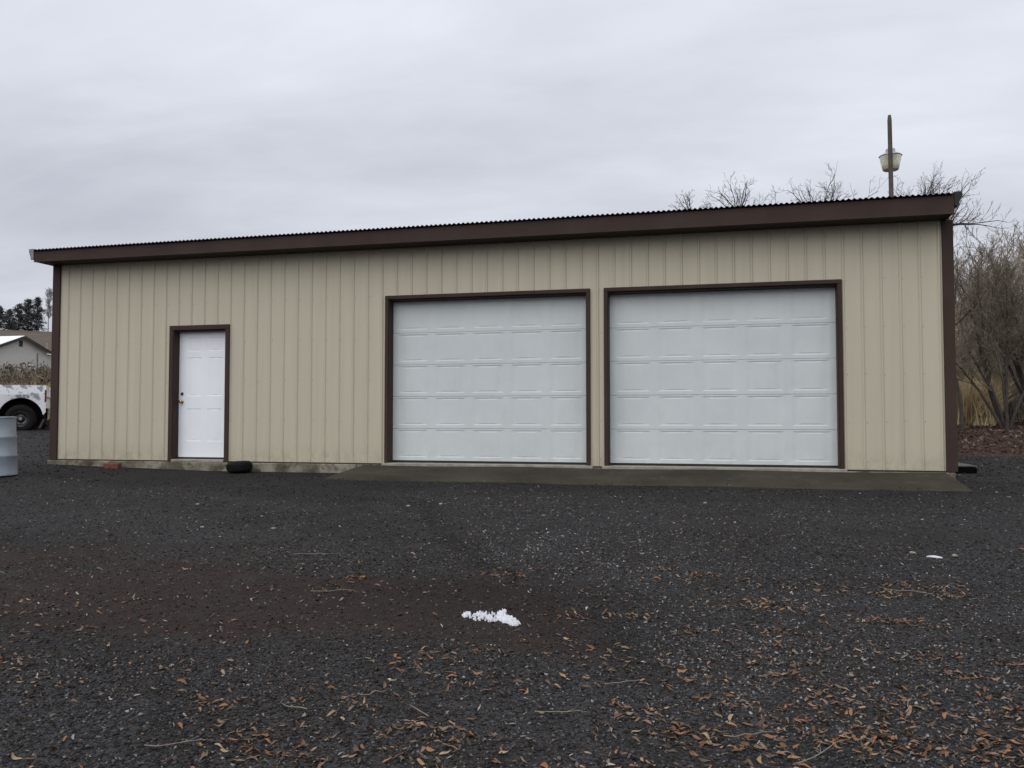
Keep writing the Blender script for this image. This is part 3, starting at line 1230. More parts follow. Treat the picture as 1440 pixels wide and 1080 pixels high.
def pebble(name, mat, x, y, s_, sz, label, cat, group=None):
    me_ = bpy.data.meshes.new(name)
    bm = bmesh.new()
    bmesh.ops.create_icosphere(bm, subdivisions=2, radius=1)
    ph = random.uniform(0, 6)
    for v_ in bm.verts:
        k_ = 1 + .22 * math.sin(v_.co.x * 4 + ph) * math.cos(v_.co.y * 3 + ph) + random.uniform(-.08, .08)
        v_.co = Vector((v_.co.x * s_[0], v_.co.y * s_[1], v_.co.z * s_[2])) * k_
    bm.to_mesh(me_)
    bm.free()
    o_ = link(name, me_, mat, loc=(x, y, gz(x, y) + sz), rot=(0, 0, random.uniform(0, 3)))
    return tag(o_, label, cat, group)


pebble('ice_scrap', 'snow', 12.86, -5.06, (.058, .030, .010), .008, 'white scrap of ice on the gravel below the right garage door', 'ice')
for x, y in ((12.72, -4.92), (8.05, -3.1), (7.72, -3.28), (11.02, -2.55), (6.9, -4.85), (6.2, -5.0), (5.2, -3.6), (14.42, -1.55), (13.02, -5.0)):
    pebble('pale_stone', 'board' if x > 14 else 'straw', x, y, (.026, .020, .012), .010, 'small pale stone lying among the dark gravel', 'stone', 'pale stones among the gravel')

# ------------------------------------------------------------------ things standing by the building
x, y = 1.33, -.27
o = MB().box(-.135, .135, -.055, .055, 0, .095).build('red_brick', 'brick', bevel=.008, loc=(x, y, gz(x, y) - .01), rot=(R(2), 0, R(3)))
tag(o, 'loose red clay brick resting against the foundation', 'brick')

x, y = 3.72, -.30
ty = empty('small_tyre', (x, y, gz(x, y) + .016), (R(2), R(-2), 0))
ty.scale = (.88, .88, .84)
tag(ty, 'small black tyre lying flat beside the white entry door', 'tyre')
prof = [(.115, .030), (.135, .012), (.180, .0), (.205, .018), (.217, .050), (.219, .100), (.217, .140), (.203, .176), (.178, .195), (.135, .186), (.115, .165), (.11, .10), (.115, .030)]
o = MB().lathe(prof, 40).build('tread', 'rubber', ty, smooth=True)
m = MB()
for i in range(30):
    a = 2 * math.pi * i / 30
    c_, s_ = math.cos(a), math.sin(a)
    b = len(m.v)
    for rr, ta, z0 in ((.215, -.014, .04), (.215, .014, .04), (.215, .024, .15), (.215, -.004, .15), (.2265, -.012, .045), (.2265, .012, .045), (.2265, .022, .145), (.2265, -.002, .145)):
        m.v.append((rr * c_ - ta * s_, rr * s_ + ta * c_, z0))
    m.f += [tuple(b + i_ for i_ in q) for q in ((4, 5, 6, 7), (0, 1, 5, 4), (1, 2, 6, 5), (2, 3, 7, 6), (3, 0, 4, 7))]
m.build('lug_ring', 'rubber', ty)
MB().lathe([(.0, .05), (.09, .05), (.114, .04), (.116, .07), (.09, .08), (.0, .08)], 28).build('hub', 'dark_metal', ty, smooth=True)

x, y = 14.93, 2.2
tb = empty('timber_block', (x, y, gz(x, y) - .02), (0, 0, R(2)))
tag(tb, 'short black timber with a grey board on top at the right corner', 'timber')
MB().box(-.15, .125, -.06, .9, 0, .115).build('beam', 'timber', tb, bevel=.006)
MB().box(-.15, .140, -.03, .95, .121, .143).build('board', 'board', tb, bevel=.004)

# steel drum, leaning slightly
x, y = .53, -1.82
dr = empty('steel_drum', (x, y, gz(x, y) - .006), (R(1.0), R(-3.4), R(-8)))
tag(dr, 'pale blue grey steel drum at the left edge of the yard', 'drum')
pr = [(.0, .02), (.27, .02), (.285, .0), (.293, .012), (.289, .03)]
for c_ in (.30, .585):
    pr += [(.289, c_ - .028), (.300, c_ - .010), (.300, c_ + .010), (.289, c_ + .028)]
pr += [(.289, .855), (.295, .87)]
MB().lathe(pr, 48).build('shell', 'drum', dr, smooth=True)
MB().lathe([(.295, .868), (.302, .872), (.302, .890), (.293, .893), (.283, .888), (.281, .868)], 48).build('rim', 'drum', dr, smooth=True)
lid = MB().lathe([(.283, .872), (.26, .868), (.0, .866)], 48).build('lid', 'drum', dr, smooth=True)
MB().lathe([(.0, .020), (.030, .020), (.034, .012), (.034, .0)], 16).build('bung', 'dark_metal', lid, loc=(.17, .05, .866))

# ------------------------------------------------------------------ pickup truck
fwd = R(-141)
wx, wy = -7.10, 6.58
cf, sf_ = math.cos(fwd), math.sin(fwd)
WXL, WYL = .66, .80
ox, oy = wx - (cf * WXL - sf_ * WYL), wy - (sf_ * WXL + cf * WYL)
tz = .30
pk = empty('pickup_truck', (ox, oy, tz), (0, 0, fwd))
tag(pk, 'old white pickup truck with peeling paint parked beyond the drum', 'pickup truck')


def arch(cx, r_, zc, x_from, x_to, n_=12, squash=1.0):
    a0, a1 = math.pi * .02, math.pi * .98
    return [(cx + r_ * math.cos(a0 + (a1 - a0) * i / n_), zc + squash * r_ * math.sin(a0 + (a1 - a0) * i / n_)) for i in range(n_ + 1)]


ar = arch(.66, .53, .42, 0, 0, 14)
side = [(.0, 1.29), (.0, .93), (.02, .72), (.05, .58), (.12, .50)] + ar + [(1.21, .50), (2.02, .50), (2.02, 1.27)]
bd = MB()
def side_bottom(x):
    zb_ = .50 if x > .12 else .50 + (.12 - x) * 1.3
    dx = abs(x - .66)
    if dx < .53:
        zb_ = max(zb_, .42 + math.sqrt(.53 ** 2 - dx ** 2))
    return zb_


cols_ = sorted({.07, .09, .105, .12, .13, 1.19, 1.4, 1.7, 2.02} | {.66 + .53 * math.sin(math.pi * (i / 24 - .5)) for i in range(25) if .66 + .53 * math.sin(math.pi * (i / 24 - .5)) > .07})
for xa_, xb_ in zip(cols_[:-1], cols_[1:]):
    za_, zb2_ = side_bottom(xa_), side_bottom(xb_)
    for s_ in (-1, 1):
        bulge = [(.92, None), (.935, 1.02), (.92, 1.29)]
        yo, yi, ym = s_ * .92, s_ * .86, s_ * .938
        mz = lambda z_: max(z_ + .01, 1.03)
        bd.quad((xa_, yo, za_), (xb_, yo, zb2_), (xb_, ym, mz(zb2_)), (xa_, ym, mz(za_)))
        bd.quad((xa_, ym, mz(za_)), (xb_, ym, mz(zb2_)), (xb_, yo, 1.29), (xa_, yo, 1.29))
        bd.quad((xa_, yi, za_), (xb_, yi, zb2_), (xb_, yi, 1.29), (xa_, yi, 1.29))
        bd.quad((xa_, yo, 1.29), (xb_, yo, 1.29), (xb_, yi, 1.29), (xa_, yi, 1.29))
        bd.quad((xa_, yo, za_), (xb_, yo, zb2_), (xb_, yi, zb2_), (xa_, yi, za_))
for s_ in (-1, 1):
    bd.quad((.07, s_ * .92, side_bottom(.07)), (.07, s_ * .86, side_bottom(.07)), (.07, s_ * .86, 1.29), (.07, s_ * .92, 1.29))
bd.box(.03, 2.0, -.85, .85, .98, 1.01)
bd.box(1.97, 2.01, -.85, .85, 1.02, 1.26)
bd.box(.082, .12, -.84, .84, .68, 1.27)
bed = bd.build('bed', 'pickup', pk)
for s_ in (-1, 1):
    m = MB()
    m.box(.056, .10, s_ * .925 - .016, s_ * .925 + .016, .84, 1.17)
    m.build('taillight', 'taillight', bed, bevel=.006)
    m = MB()
    li = arch(.66, .538, .42, 0, 0, 14)
    for i in range(14):
        m.quad((li[i][0], s_ * .855, li[i][1]), (li[i + 1][0], s_ * .855, li[i + 1][1]), (li[i + 1][0], s_ * .40, li[i + 1][1]), (li[i][0], s_ * .40, li[i][1]))
    m.quad((.10, s_ * .41, .20), (1.22, s_ * .41, .20), (1.22, s_ * .41, .99), (.10, s_ * .41, .99))
    m.build('wheel_well', 'arch', pk)
# cab and bonnet
cb = MB()
ar2 = arch(4.05, .45, .42, 0, 0, 14)
low_ = [(2.06, 1.28), (2.06, .46)] + [(3.45, .46)] + ar2[::-1] + [(4.85, .48), (4.95, .62), (4.95, .98), (4.80, 1.10), (3.62, 1.20)]
cb.prism(low_, -.90, .90)
cab = cb.build('cab', 'pickup', pk, bevel=.012)
g_ = MB()
pb = [(2.10, .86, 1.285), (3.58, .86, 1.205), (3.58, -.86, 1.205), (2.10, -.86, 1.285)]
pt = [(2.22, .70, 1.84), (3.02, .70, 1.84), (3.02, -.70, 1.84), (2.22, -.70, 1.84)]
g_.v += pb + pt
g_.f += [(4, 5, 6, 7), (0, 1, 5, 4), (1, 2, 6, 5), (2, 3, 7, 6), (3, 0, 4, 7)]
g_.build('windows', 'glass', pk)
rf = MB().box(2.18, 3.06, -.715, .715, 1.835, 1.885).build('roof', 'pickup', pk, bevel=.02)
for s_ in (-1, 1):
    for a_, b_ in ((pb[0], pt[0]), (pb[1], pt[1])):
        MB().tube([(a_[0], a_[1] * s_ * 1.01, a_[2]), (b_[0], b_[1] * s_ * 1.01, b_[2])], .045, 6).build('pillar', 'pickup', pk)
    MB().box(4.94, 4.965, s_ * .62 - .16, s_ * .62 + .16, .74, .92).build('headlight', 'lampmetal', pk, bevel=.005)
MB().box(4.93, 5.06, -.9, .9, .46, .62).build('front_bumper', 'rim', pk, bevel=.02)
for wx_ in (WXL, 4.05):
    for s_ in (-1, 1):
        wh = empty('wheel', (wx_, s_ * .80, .385))
        wh.parent = pk
        pr = [(.205, -.105), (.24, -.125), (.33, -.125), (.372, -.095), (.385, -.05), (.386, .05), (.372, .095), (.33, .125), (.24, .125), (.205, .105)]
        MB().lathe(pr, 36, axis='y').build('tyre', 'rubber', wh, smooth=True)
        d_ = s_
        MB().lathe([(.0, d_ * .045), (.06, d_ * .05), (.075, d_ * .02), (.13, d_ * .0), (.165, d_ * .045), (.19, d_ * .09), (.208, d_ * .118), (.212, d_ * .08)], 28, axis='y').build('rim', 'rim', wh, smooth=True)
        MB().lathe([(.0, d_ * .085), (.035, d_ * .085), (.045, d_ * .05)], 14, axis='y').build('hub', 'lampmetal', wh)
MB().box(.15, 4.7, -.45, .45, .42, .60).build('chassis', 'arch', pk)

# dark scrap behind the pickup's tail
lx, ly = -.32, .72
sx_, sy_ = ox + cf * lx - sf_ * ly, oy + sf_ * lx + cf * ly
sh = empty('scrap_heap', (sx_, sy_, gz(sx_, sy_)), (0, 0, fwd))
tag(sh, 'low dark heap of rusty scrap metal behind the pickup tail', 'scrap metal')
for i in range(7):
    a = random.uniform(0, 6.28)
    px_, py_ = random.uniform(-.5, .35), random.uniform(-.3, .3)
    ln = random.uniform(.3, .7)
    MB().tube([(px_, py_, random.uniform(.05, .3)), (px_ + ln * math.cos(a) * .5, py_ + ln * math.sin(a) * .5, random.uniform(.1, .38)), (px_ + ln * math.cos(a), py_ + ln * math.sin(a), .04)], .028, 7).build('pipe', 'scrap', sh)
for i in range(5):
    px_, py_ = random.uniform(-.45, .3), random.uniform(-.25, .25)
    MB().box(-.16, .16, -.10, .10, 0, .16).build('casting', 'scrap', sh, bevel=.03, loc=(px_, py_, random.uniform(.0, .14)), rot=(random.uniform(-.4, .4), random.uniform(-.4, .4), random.uniform(0, 3)))

# ------------------------------------------------------------------ yard light on its pole
px_, py_ = 14.685, 6.5
b0 = gz(px_, py_)
lp = empty('yard_light', (px_, py_, b0))
tag(lp, 'yard light on a tall brown pole rising behind the roof', 'yard light')
hp = 7.05 - b0
pts = [(.02 - .035 * t, 0, hp * t) for t in (0, .25, .5, .75, .985, 1.0)]
MB().tube(pts, [.062, .056, .051, .047, .043, .030], 14).build('pole', 'pole', lp)
lz = 5.96 - b0
ly = .30
MB().tube([(0, .03, lz + .50), (.02, .16, lz + .52), (.035, ly - .02, lz + .42)], .018, 8).build('bracket', 'lampmetal', lp)
head = MB().lathe([(.0, .46), (.085, .46), (.096, .445), (.096, .395), (.12, .375), (.205, .33), (.234, .305), (.225, .298), (.09, .31)], 32, c=(.045, ly, lz)).build('lamp_head', 'lampmetal', lp, smooth=True)
MB().lathe([(.218, .297), (.204, .22), (.182, .11), (.158, .012), (.138, .0), (.0, -.002)], 32, c=(.045, ly, lz)).build('refractor', 'refractor', head, smooth=True)

# ------------------------------------------------------------------ bare trees


def tubes_mesh(name, segs, n_):
    A = np.array([(*p, *q, r0, r1) for p, q, r0, r1 in segs], float)
    p, q, r0, r1 = A[:, :3], A[:, 3:6], A[:, 6], A[:, 7]
    d_ = q - p
    d_ /= np.linalg.norm(d_, axis=1)[:, None] + 1e-9
    ref = np.where(np.abs(d_[:, 2:3]) > .9, np.array([[1., 0, 0]]), np.array([[0, 0, 1.]]))
    u = np.cross(d_, ref)
    u /= np.linalg.norm(u, axis=1)[:, None] + 1e-9
    w_ = np.cross(d_, u)
    a_ = 2 * np.pi * np.arange(n_) / n_
    cs = np.cos(a_)[None, :, None] * u[:, None] + np.sin(a_)[None, :, None] * w_[:, None]
    V_ = np.concatenate([p[:, None] + cs * r0[:, None, None], q[:, None] + cs * r1[:, None, None]], 1)
    i_ = np.arange(n_)
    j_ = (i_ + 1) % n_
    fb = np.stack([i_, j_, j_ + n_, i_ + n_], -1)
    F_ = (fb[None] + (2 * n_) * np.arange(len(A))[:, None, None]).reshape(-1, 4)
    return fast_mesh(name, V_.reshape(-1, 3), F_)


def unit(v):
    return v / (np.linalg.norm(v) + 1e-9)


def grow(P, D, ln, rad, lev, cfg, trunk, twigs, rr):
    """one branch as a wandering polyline, with children along it"""
    nseg = cfg['nseg'][lev]
    p, d = np.array(P, float), unit(np.array(D, float))
    st_ = ln / nseg
    for i in range(nseg):
        d = unit(d + rr.normal(size=3) * cfg['wob'][lev] + np.array((0, 0, cfg['up'][lev])))
        q = p + d * st_
        t0, t1 = i / nseg, (i + 1) / nseg
        tip = cfg['tip'][lev]
        r0, r1 = rad * (1 - t0 * (1 - tip)), rad * (1 - t1 * (1 - tip))
        (trunk if lev <= cfg['trunk'] else twigs).append((p, q, max(r0, cfg['rmin']), max(r1, cfg['rmin'])))
        if lev + 1 < len(cfg['nseg']) and t1 > cfg['start'][lev]:
            k_ = cfg['kids'][lev] / (nseg * (1 - cfg['start'][lev]) + 1e-6)
            c_ = int(k_) + (1 if rr.random() < k_ - int(k_) else 0)
            for _ in range(c_):
                side_ = unit(np.cross(d, rr.normal(size=3)))
                a_ = R(rr.uniform(*cfg['ang'][lev]))
                nd = d * math.cos(a_) + side_ * math.sin(a_)
                pos = p + (q - p) * rr.random()
                grow(pos, nd, ln * rr.uniform(*cfg['len'][lev]) * (1.15 - .5 * t1), r1 * cfg['rk'][lev], lev + 1, cfg, trunk, twigs, rr)
        p = q


CFG_SPREAD = dict(nseg=[9, 6, 5, 3, 2], wob=[.05, .13, .16, .20, .22], up=[.05, .05, .06, .08, .10], tip=[.45, .35, .4, .5, .5], trunk=1, rmin=.007,
                  start=[.66, .30, .2, .1], kids=[10, 7, 4.2, 1.6], ang=[(25, 72), (25, 58), (28, 60), (30, 60)], len=[(.30, .46), (.34, .52), (.36, .54), (.40, .7)], rk=[.62, .60, .60, .65])
CFG_STEM = dict(nseg=[9, 6, 4, 3], wob=[.075, .13, .18, .22], up=[.05, .14, .12, .10], tip=[.15, .3, .4, .5], trunk=0, rmin=.0055,
                start=[.34, .12, .1], kids=[17, 7, 3.0], ang=[(22, 52), (22, 50), (25, 55)], len=[(.22, .44), (.30, .52), (.32, .6)], rk=[.55, .6, .6])


def bare_tree(name, x, y, top, label, group, cfg, stems, seed, bark='bark', twig='twig', lean=.12, rad=.09, spread=.25, hscale=1.0, sub=None):
    rr = np.random.default_rng(seed)
    z0 = gz(x, y)
    trunk, twigs = [], []
    for i in range(stems):
        a_ = rr.uniform(0, 6.28)
        d = np.array((math.cos(a_) * lean * (1 if stems > 1 else .5), math.sin(a_) * lean, 1.0))
        if stems > 1:
            d[:2] *= rr.uniform(.5, 2.2)
        p = (math.cos(a_) * spread * rr.random() * (stems > 1), math.sin(a_) * spread * rr.random() * (stems > 1), -.08)
        h_ = (top - z0) * (rr.uniform(.6, 1.0) if stems > 1 else .8)
        grow(p, d, h_, rad * rr.uniform(.6, 1.0), 0, cfg, trunk, twigs, rr)
    zmax = max(s[1][2] for s in trunk + twigs)
    k_ = (top - z0) / zmax
    for lst in (trunk, twigs):
        for i, (p, q, r0, r1) in enumerate(lst):
            lst[i] = (p * (k_ * hscale, k_ * hscale, k_), q * (k_ * hscale, k_ * hscale, k_), r0, r1)
    t = empty(name, (x, y, z0))
    link('trunk', tubes_mesh('trunk', trunk, 6), bark, t)
    link('crown', tubes_mesh('crown', twigs, 3), twig, t)
    tag(t, label, 'tree', group)
    return t


def at(u_px, dist):
    """a point on the ground at a bearing (degrees right of +y from the yard) and distance"""
    a_ = R(u_px)
    return CAMX + math.sin(a_) * dist, CAMY + math.cos(a_) * dist


GB = 'bare trees behind the building'
CFG_DOME = dict(CFG_SPREAD, nseg=[1, 7, 5, 4, 2], wob=[0, .14, .17, .20, .2], up=[0, .03, .06, .08, .08], tip=[1, .3, .4, .5, .5], rmin=.0036,
                start=[1, .30, .15, .2], kids=[0, 4.2, 2.8, .8], ang=[(0, 1), (22, 55), (25, 58), (30, 60)], len=[(1, 1), (.38, .62), (.40, .62), (.4, .7)], rk=[1, .62, .62, .65])
for ang, dist, top, seed, rx_, hc, nl, side_, lab in (
        (-1.9, 27.0, 7.95, 3, .70, .80, 8, 0, 'small round bare treetop showing above the roof, leftmost of the row'),
        (1.1, 27.0, 7.98, 14, 1.6, .95, 11, 0, 'bare treetop above the roof, second from the left'),
        (6.0, 27.6, 8.0, 25, 2.3, 1.10, 15, 0, 'wide bare treetop above the roof just left of the pole'),
        (12.2, 28.5, 8.2, 33, 1.7, 1.20, 13, .15, 'bare spreading treetop behind the roof corner right of the pole'),
        (12.9, 26.0, 6.9, 36, 1.7, .90, 9, .8, 'bare tree with long sideways boughs beside the roof corner')):
    x, y = at(ang, dist)
    z0 = gz(x, y)
    rr = np.random.default_rng(seed)
    trunk, twigs = [], []
    hb = top - z0 - hc                        # where the limbs leave the trunk
    p = np.array((0., 0., -.1))
    for k_ in range(8):
        q = np.array((rr.normal() * .05, rr.normal() * .05, hb * (k_ + 1) / 8))
        trunk.append((p, q, .10 - .008 * k_, .10 - .008 * (k_ + 1)))
        p = q
    for k_ in range(nl):
        az_ = 2 * math.pi * (k_ + rr.uniform(-.3, .3)) / nl
        el_ = R((12, 34, 58, 78)[k_ % 4] + rr.uniform(-8, 8))
        d = np.array((math.cos(az_) * math.cos(el_) + side_, math.sin(az_) * math.cos(el_), math.sin(el_)))
        ln_ = .92 / math.sqrt((math.cos(el_) / rx_) ** 2 + (math.sin(el_) / hc) ** 2)
        grow(p - np.array((0, 0, rr.uniform(0, .25))), d, ln_, .022, 1, CFG_DOME, trunk, twigs, rr)
    for k_ in range(7):                       # boughs lower down the trunk, hidden by the building from the yard
        az_, el_ = rr.uniform(0, 6.28), R(rr.uniform(25, 60))
        hb_ = hb * rr.uniform(.45, .88)
        grow((0, 0, hb_), (math.cos(az_) * math.cos(el_) + side_ * .3, math.sin(az_) * math.cos(el_), math.sin(el_)), min(rx_ * .9 + .3, (hb - hb_) * 1.1 + .5), .03, 1, CFG_DOME, trunk, twigs, rr)
    t = empty('bare_tree', (x, y, z0))
    link('trunk', tubes_mesh('trunk', trunk, 6), 'bark', t)
    link('crown', tubes_mesh('crown', twigs, 3), 'twig_dark', t)
    tag(t, lab, 'tree', GB)

GT = 'bare thicket trees at the right'
TH = [  # bearing, distance, top, stems, seed, bark, twig, label
    (13.9, 25.5, 4.5, 1, 41, 'bark', 'twig', 'low leaning bare shrub against the right corner trim'),
    (15.2, 29.5, 6.4, 4, 42, 'bark', 'twig3', 'slender mauve grey bare tree just right of the building corner'),
    (16.2, 26.0, 6.0, 7, 43, 'bark', 'twig', 'dark multi stemmed bare tree on the leaf bank'),
    (16.9, 31.0, 7.9, 7, 44, 'bark2', 'twig2', 'tall pale brown bare tree at the right edge of the picture'),
    (14.5, 38.0, 7.4, 5, 45, 'bark2', 'twig3', 'hazy bare tree farther back beside the corner trim'),
    (17.6, 27.5, 6.6, 7, 46, 'bark', 'twig', 'bare tree whose dark stems lean in at the right edge'),
    (15.8, 37.5, 7.8, 6, 47, 'bark2', 'twig2', 'pale bare tree in the back row of the thicket'),
    (18.8, 33.0, 7.6, 6, 48, 'bark2', 'twig2', 'tall bare tree just outside the right edge, back row'),
    (19.8, 27.5, 6.2, 5, 49, 'bark', 'twig', 'bare tree beyond the right edge, front row'),
    (22.0, 30.0, 6.8, 5, 50, 'bark', 'twig3', 'outermost bare tree of the thicket on the right')]
for ang, dist, top, stems, seed, bk, tw_, lab in TH:
    x, y = at(ang, dist)
    bare_tree('bare_tree', x, y, top, lab, GT, CFG_STEM, stems, seed, bk, tw_, lean=.20, rad=.062, spread=.10)

# brushwood filling the back of the thicket: reads as one brown mass
segs = []
rr = np.random.default_rng(90)
for i in range(4300):
    ang = rr.uniform(11.5, 27)
    if ang < 15.7 and rr.random() < .88:
        continue
    x, y = at(ang, rr.uniform(33 if ang < 15.6 else 29, 46))
    z = gz(x, y)
    h_ = rr.uniform(1.4, 4.2) * (1 if rr.random() < .8 else 1.3)
    p = np.array((x, y, z))
    d = unit(np.array((rr.normal() * .28, rr.normal() * .28, 1)))
    for j in range(4):
        q = p + d * h_ / 4
        segs.append((p, q, .012 - .0024 * j, .0096 - .0024 * j + .001))
        if j > 0:
            for _ in range(2):
                e_ = unit(d + rr.normal(size=3) * .55)
                l_ = rr.uniform(.3, .9)
                segs.append((p, p + e_ * l_, .007, .0045))
        p = q
        d = unit(d + rr.normal(size=3) * .16)
for i in range(800):                                  # tall straight whips standing out of it
    ang = rr.uniform(13.2, 27)
    x, y = at(ang, rr.uniform(31, 44))
    p = np.array((x, y, gz(x, y)))
    h_ = rr.uniform(3.2, 6.2)
    d = unit(np.array((rr.normal() * .10, rr.normal() * .10, 1)))
    for j in range(5):
        q = p + d * h_ / 5
        segs.append((p, q, .017 - .0026 * j, .0145 - .0026 * j))
        if j > 1:
            for _ in range(3):
                e_ = unit(d + rr.normal(size=3) * .30)
                segs.append((p + (q - p) * rr.random(), p + e_ * rr.uniform(.5, 1.2), .006, .0045))
        p = q
        d = unit(d + rr.normal(size=3) * .07)
o = link('brushwood', tubes_mesh('brushwood', segs, 3), 'twig2')
tag(o, 'dense brown brushwood behind the bare trees at the right', 'brushwood', kind='stuff')

# ------------------------------------------------------------------ dry grass (stuff)


def grass(name, pts, hmin, hmax, cols, label, wd=.012):
    pts = np.asarray(pts)
    n_ = len(pts)
    h_ = rng.uniform(hmin, hmax, n_)
    a_ = rng.uniform(0, 2 * np.pi, n_)
    b_ = np.stack([np.cos(a_), np.sin(a_), np.zeros(n_)], -1)
    ln_ = rng.normal(size=(n_, 3)) * .22
    ln_[:, 2] = 1
    p0 = pts - b_ * wd
    p1 = pts + b_ * wd
    m0 = pts + ln_ * (h_ * .55)[:, None] - b_ * wd * .7
    m1 = pts + ln_ * (h_ * .55)[:, None] + b_ * wd * .7
    ln2 = ln_ * np.array((1.9, 1.9, 1))
    tp = pts + ln2 * h_[:, None]
    V_ = np.stack([p0, p1, m1, m0, tp], 1)
    F_ = np.array([(0, 1, 2), (0, 2, 3), (3, 2, 4)])
    F_ = (F_[None] + 5 * np.arange(n_)[:, None, None]).reshape(-1, 3)
    c_ = cols[rng.integers(0, len(cols), n_)] * rng.uniform(.8, 1.2, (n_, 1))
    o_ = link(name, fast_mesh(name, V_.reshape(-1, 3), F_, np.repeat(c_, 5, 0)), 'grass')
    return tag(o_, label, 'grass', kind='stuff')


GC = np.array([(.60, .48, .27), (.53, .42, .24), (.64, .52, .32), (.42, .34, .20)])
pts = []
for i in range(22000):
    ang, dist = random.uniform(10, 26), random.uniform(31, 46)
    x, y = at(ang, dist)
    pts.append((x, y, gz(x, y)))
for i in range(7000):
    ang, dist = random.uniform(11.5, 15.6), random.uniform(27.5, 32)
    x, y = at(ang, dist)
    pts.append((x, y, gz(x, y)))
grass('dry_grass', pts, .5, 1.5, GC, 'tall yellow dry grass on the bank behind the thicket', .022)
pts = []
for i in range(24000):
    ang, dist = random.uniform(-58, -38), 27.5 + 18 * random.random() ** 1.4
    x, y = at(ang, dist)
    if math.hypot(x - ox - cf * 2.4, y - oy - sf_ * 2.4) < 2.9 and dist < 29:
        continue
    pts.append((x, y, gz(x, y)))
grass('field_grass', pts, .35, 1.05, GC * np.array((1.05, 1.02, .95)), 'pale yellow dry grass in the field behind the pickup', .014)

# ------------------------------------------------------------------ brush hedge behind the pickup
for i, (ang, dist, w_, h_) in enumerate(((-41.6, 40.5, 1.5, 1.50), (-43.1, 39.5, 1.6, 1.75), (-44.6, 40.5, 1.6, 1.68), (-46.2, 39.8, 1.7, 1.70), (-48, 40.4, 1.7, 1.6), (-40.0, 41.2, 1.7, 1.5), (-38.2, 41.0, 1.7, 1.6))):
    x, y = at(ang, dist)
    z = gz(x, y)
    b_ = empty('brush_shrub', (x, y, z))
    tag(b_, ['grey brown leafless shrub behind the pickup, beside the building corner', 'brown brushy shrub behind the pickup tail', 'brown brushy shrub above the middle of the pickup bed', 'brown brushy shrub at the left edge above the pickup',
             'brown shrub beyond the left edge, in line with the hedge', 'brown shrub hidden behind the building corner', 'last brown shrub of the row behind the building'][i], 'shrub', 'brown shrubs behind the pickup')
    rr = np.random.default_rng(200 + i)
    segs = []
    for j in range(420):
        a_ = rr.uniform(0, 6.28)
        p = np.array((rr.normal() * w_ * .30, rr.normal() * w_ * .30, 0))
        d = unit(np.array((p[0] * .35, p[1] * .35, 1)) + rr.normal(size=3) * .25)
        hh_ = h_ * rr.uniform(.55, 1.0) * max(.5, 1 - .3 * np.linalg.norm(p[:2]) / w_)
        for s_ in range(4):
            q = p + d * hh_ / 4
            segs.append((p, q, .014, .011))
            e_ = unit(d + rr.normal(size=3) * .6)
            segs.append((p, p + e_ * .32, .009, .006))
            p = q
            d = unit(d + rr.normal(size=3) * .2)
    link('stem', tubes_mesh('stem', segs, 3), 'twig2', b_)
    n_ = 5200
    r_ = rr.random(n_) ** .4
    th = rr.uniform(0, 6.28, n_)
    ph_ = np.arccos(rr.uniform(0, 1, n_))
    bump_ = 1 + .16 * np.sin(th * 5 + i) * np.sin(ph_ * 6 + i)
    c_ = np.stack([r_ * np.sin(ph_) * np.cos(th) * w_ * bump_, r_ * np.sin(ph_) * np.sin(th) * w_ * bump_, r_ * np.cos(ph_) * h_ * .93 * bump_], -1)
    T_ = rr.normal(size=(n_, 3, 3)) * .045
    V_ = (c_[:, None] + T_).reshape(-1, 3)
    link('foliage', fast_mesh('foliage', V_, np.arange(3 * n_).reshape(-1, 3)), 'shrub_leaf' if i % 2 else 'shrub_leaf2', b_)

# ------------------------------------------------------------------ far house
hx, hy = -68.75, 70.7
hz0 = gz(hx, hy) - .1
ho = empty('gable_house', (hx, hy, hz0))
tag(ho, 'cream gabled house with pale roof beyond the hedge at the left', 'house')
HW, PK, EV, HL = 3.9, 10.25 - hz0, 8.80 - hz0, 16
MB().prism([(-HW, -1), (HW, -1), (HW, EV), (0, PK - .02), (-HW, EV)], -HL, 0, axis='x').build('wall', 'house', ho)
sl_ = (PK - EV) / HW
hr = MB()
for s_ in (-1, 1):
    hr.prism([(0, PK), (s_ * (HW + .5), PK - sl_ * (HW + .5)), (s_ * (HW + .5), PK - sl_ * (HW + .5) + .14), (0, PK + .14)], -HL - .4, .45, axis='x')
rfo = hr.build('roof', 'house_roof', ho)
for s_ in (-1, 1):
    MB().prism([(0, PK + .10), (s_ * (HW + .52), PK - sl_ * (HW + .52) + .10), (s_ * (HW + .52), PK - sl_ * (HW + .52) - .22), (0, PK - .22)], .46, .56, axis='x').build('rake', 'house_trim', rfo)
MB().box(.0, .05, -.35, .15, PK - 1.15, PK - .45).build('gable_vent', 'house_trim', ho)
MB().box(.0, .06, 2.35, 2.5, 0, EV - .3).build('downpipe', 'cap_grey', ho)
wg = MB().box(-10, -2.5, HW, HW + 7, -1, EV - .1).build('wing', 'house', ho)
MB().prism([(-10.3, EV - .1), (-2.0, EV - .1), (-6.2, EV + .35)], HW + .1, HW + 7.4).build('wing_roof', 'house_roof', wg)

# ------------------------------------------------------------------ trees on the hill


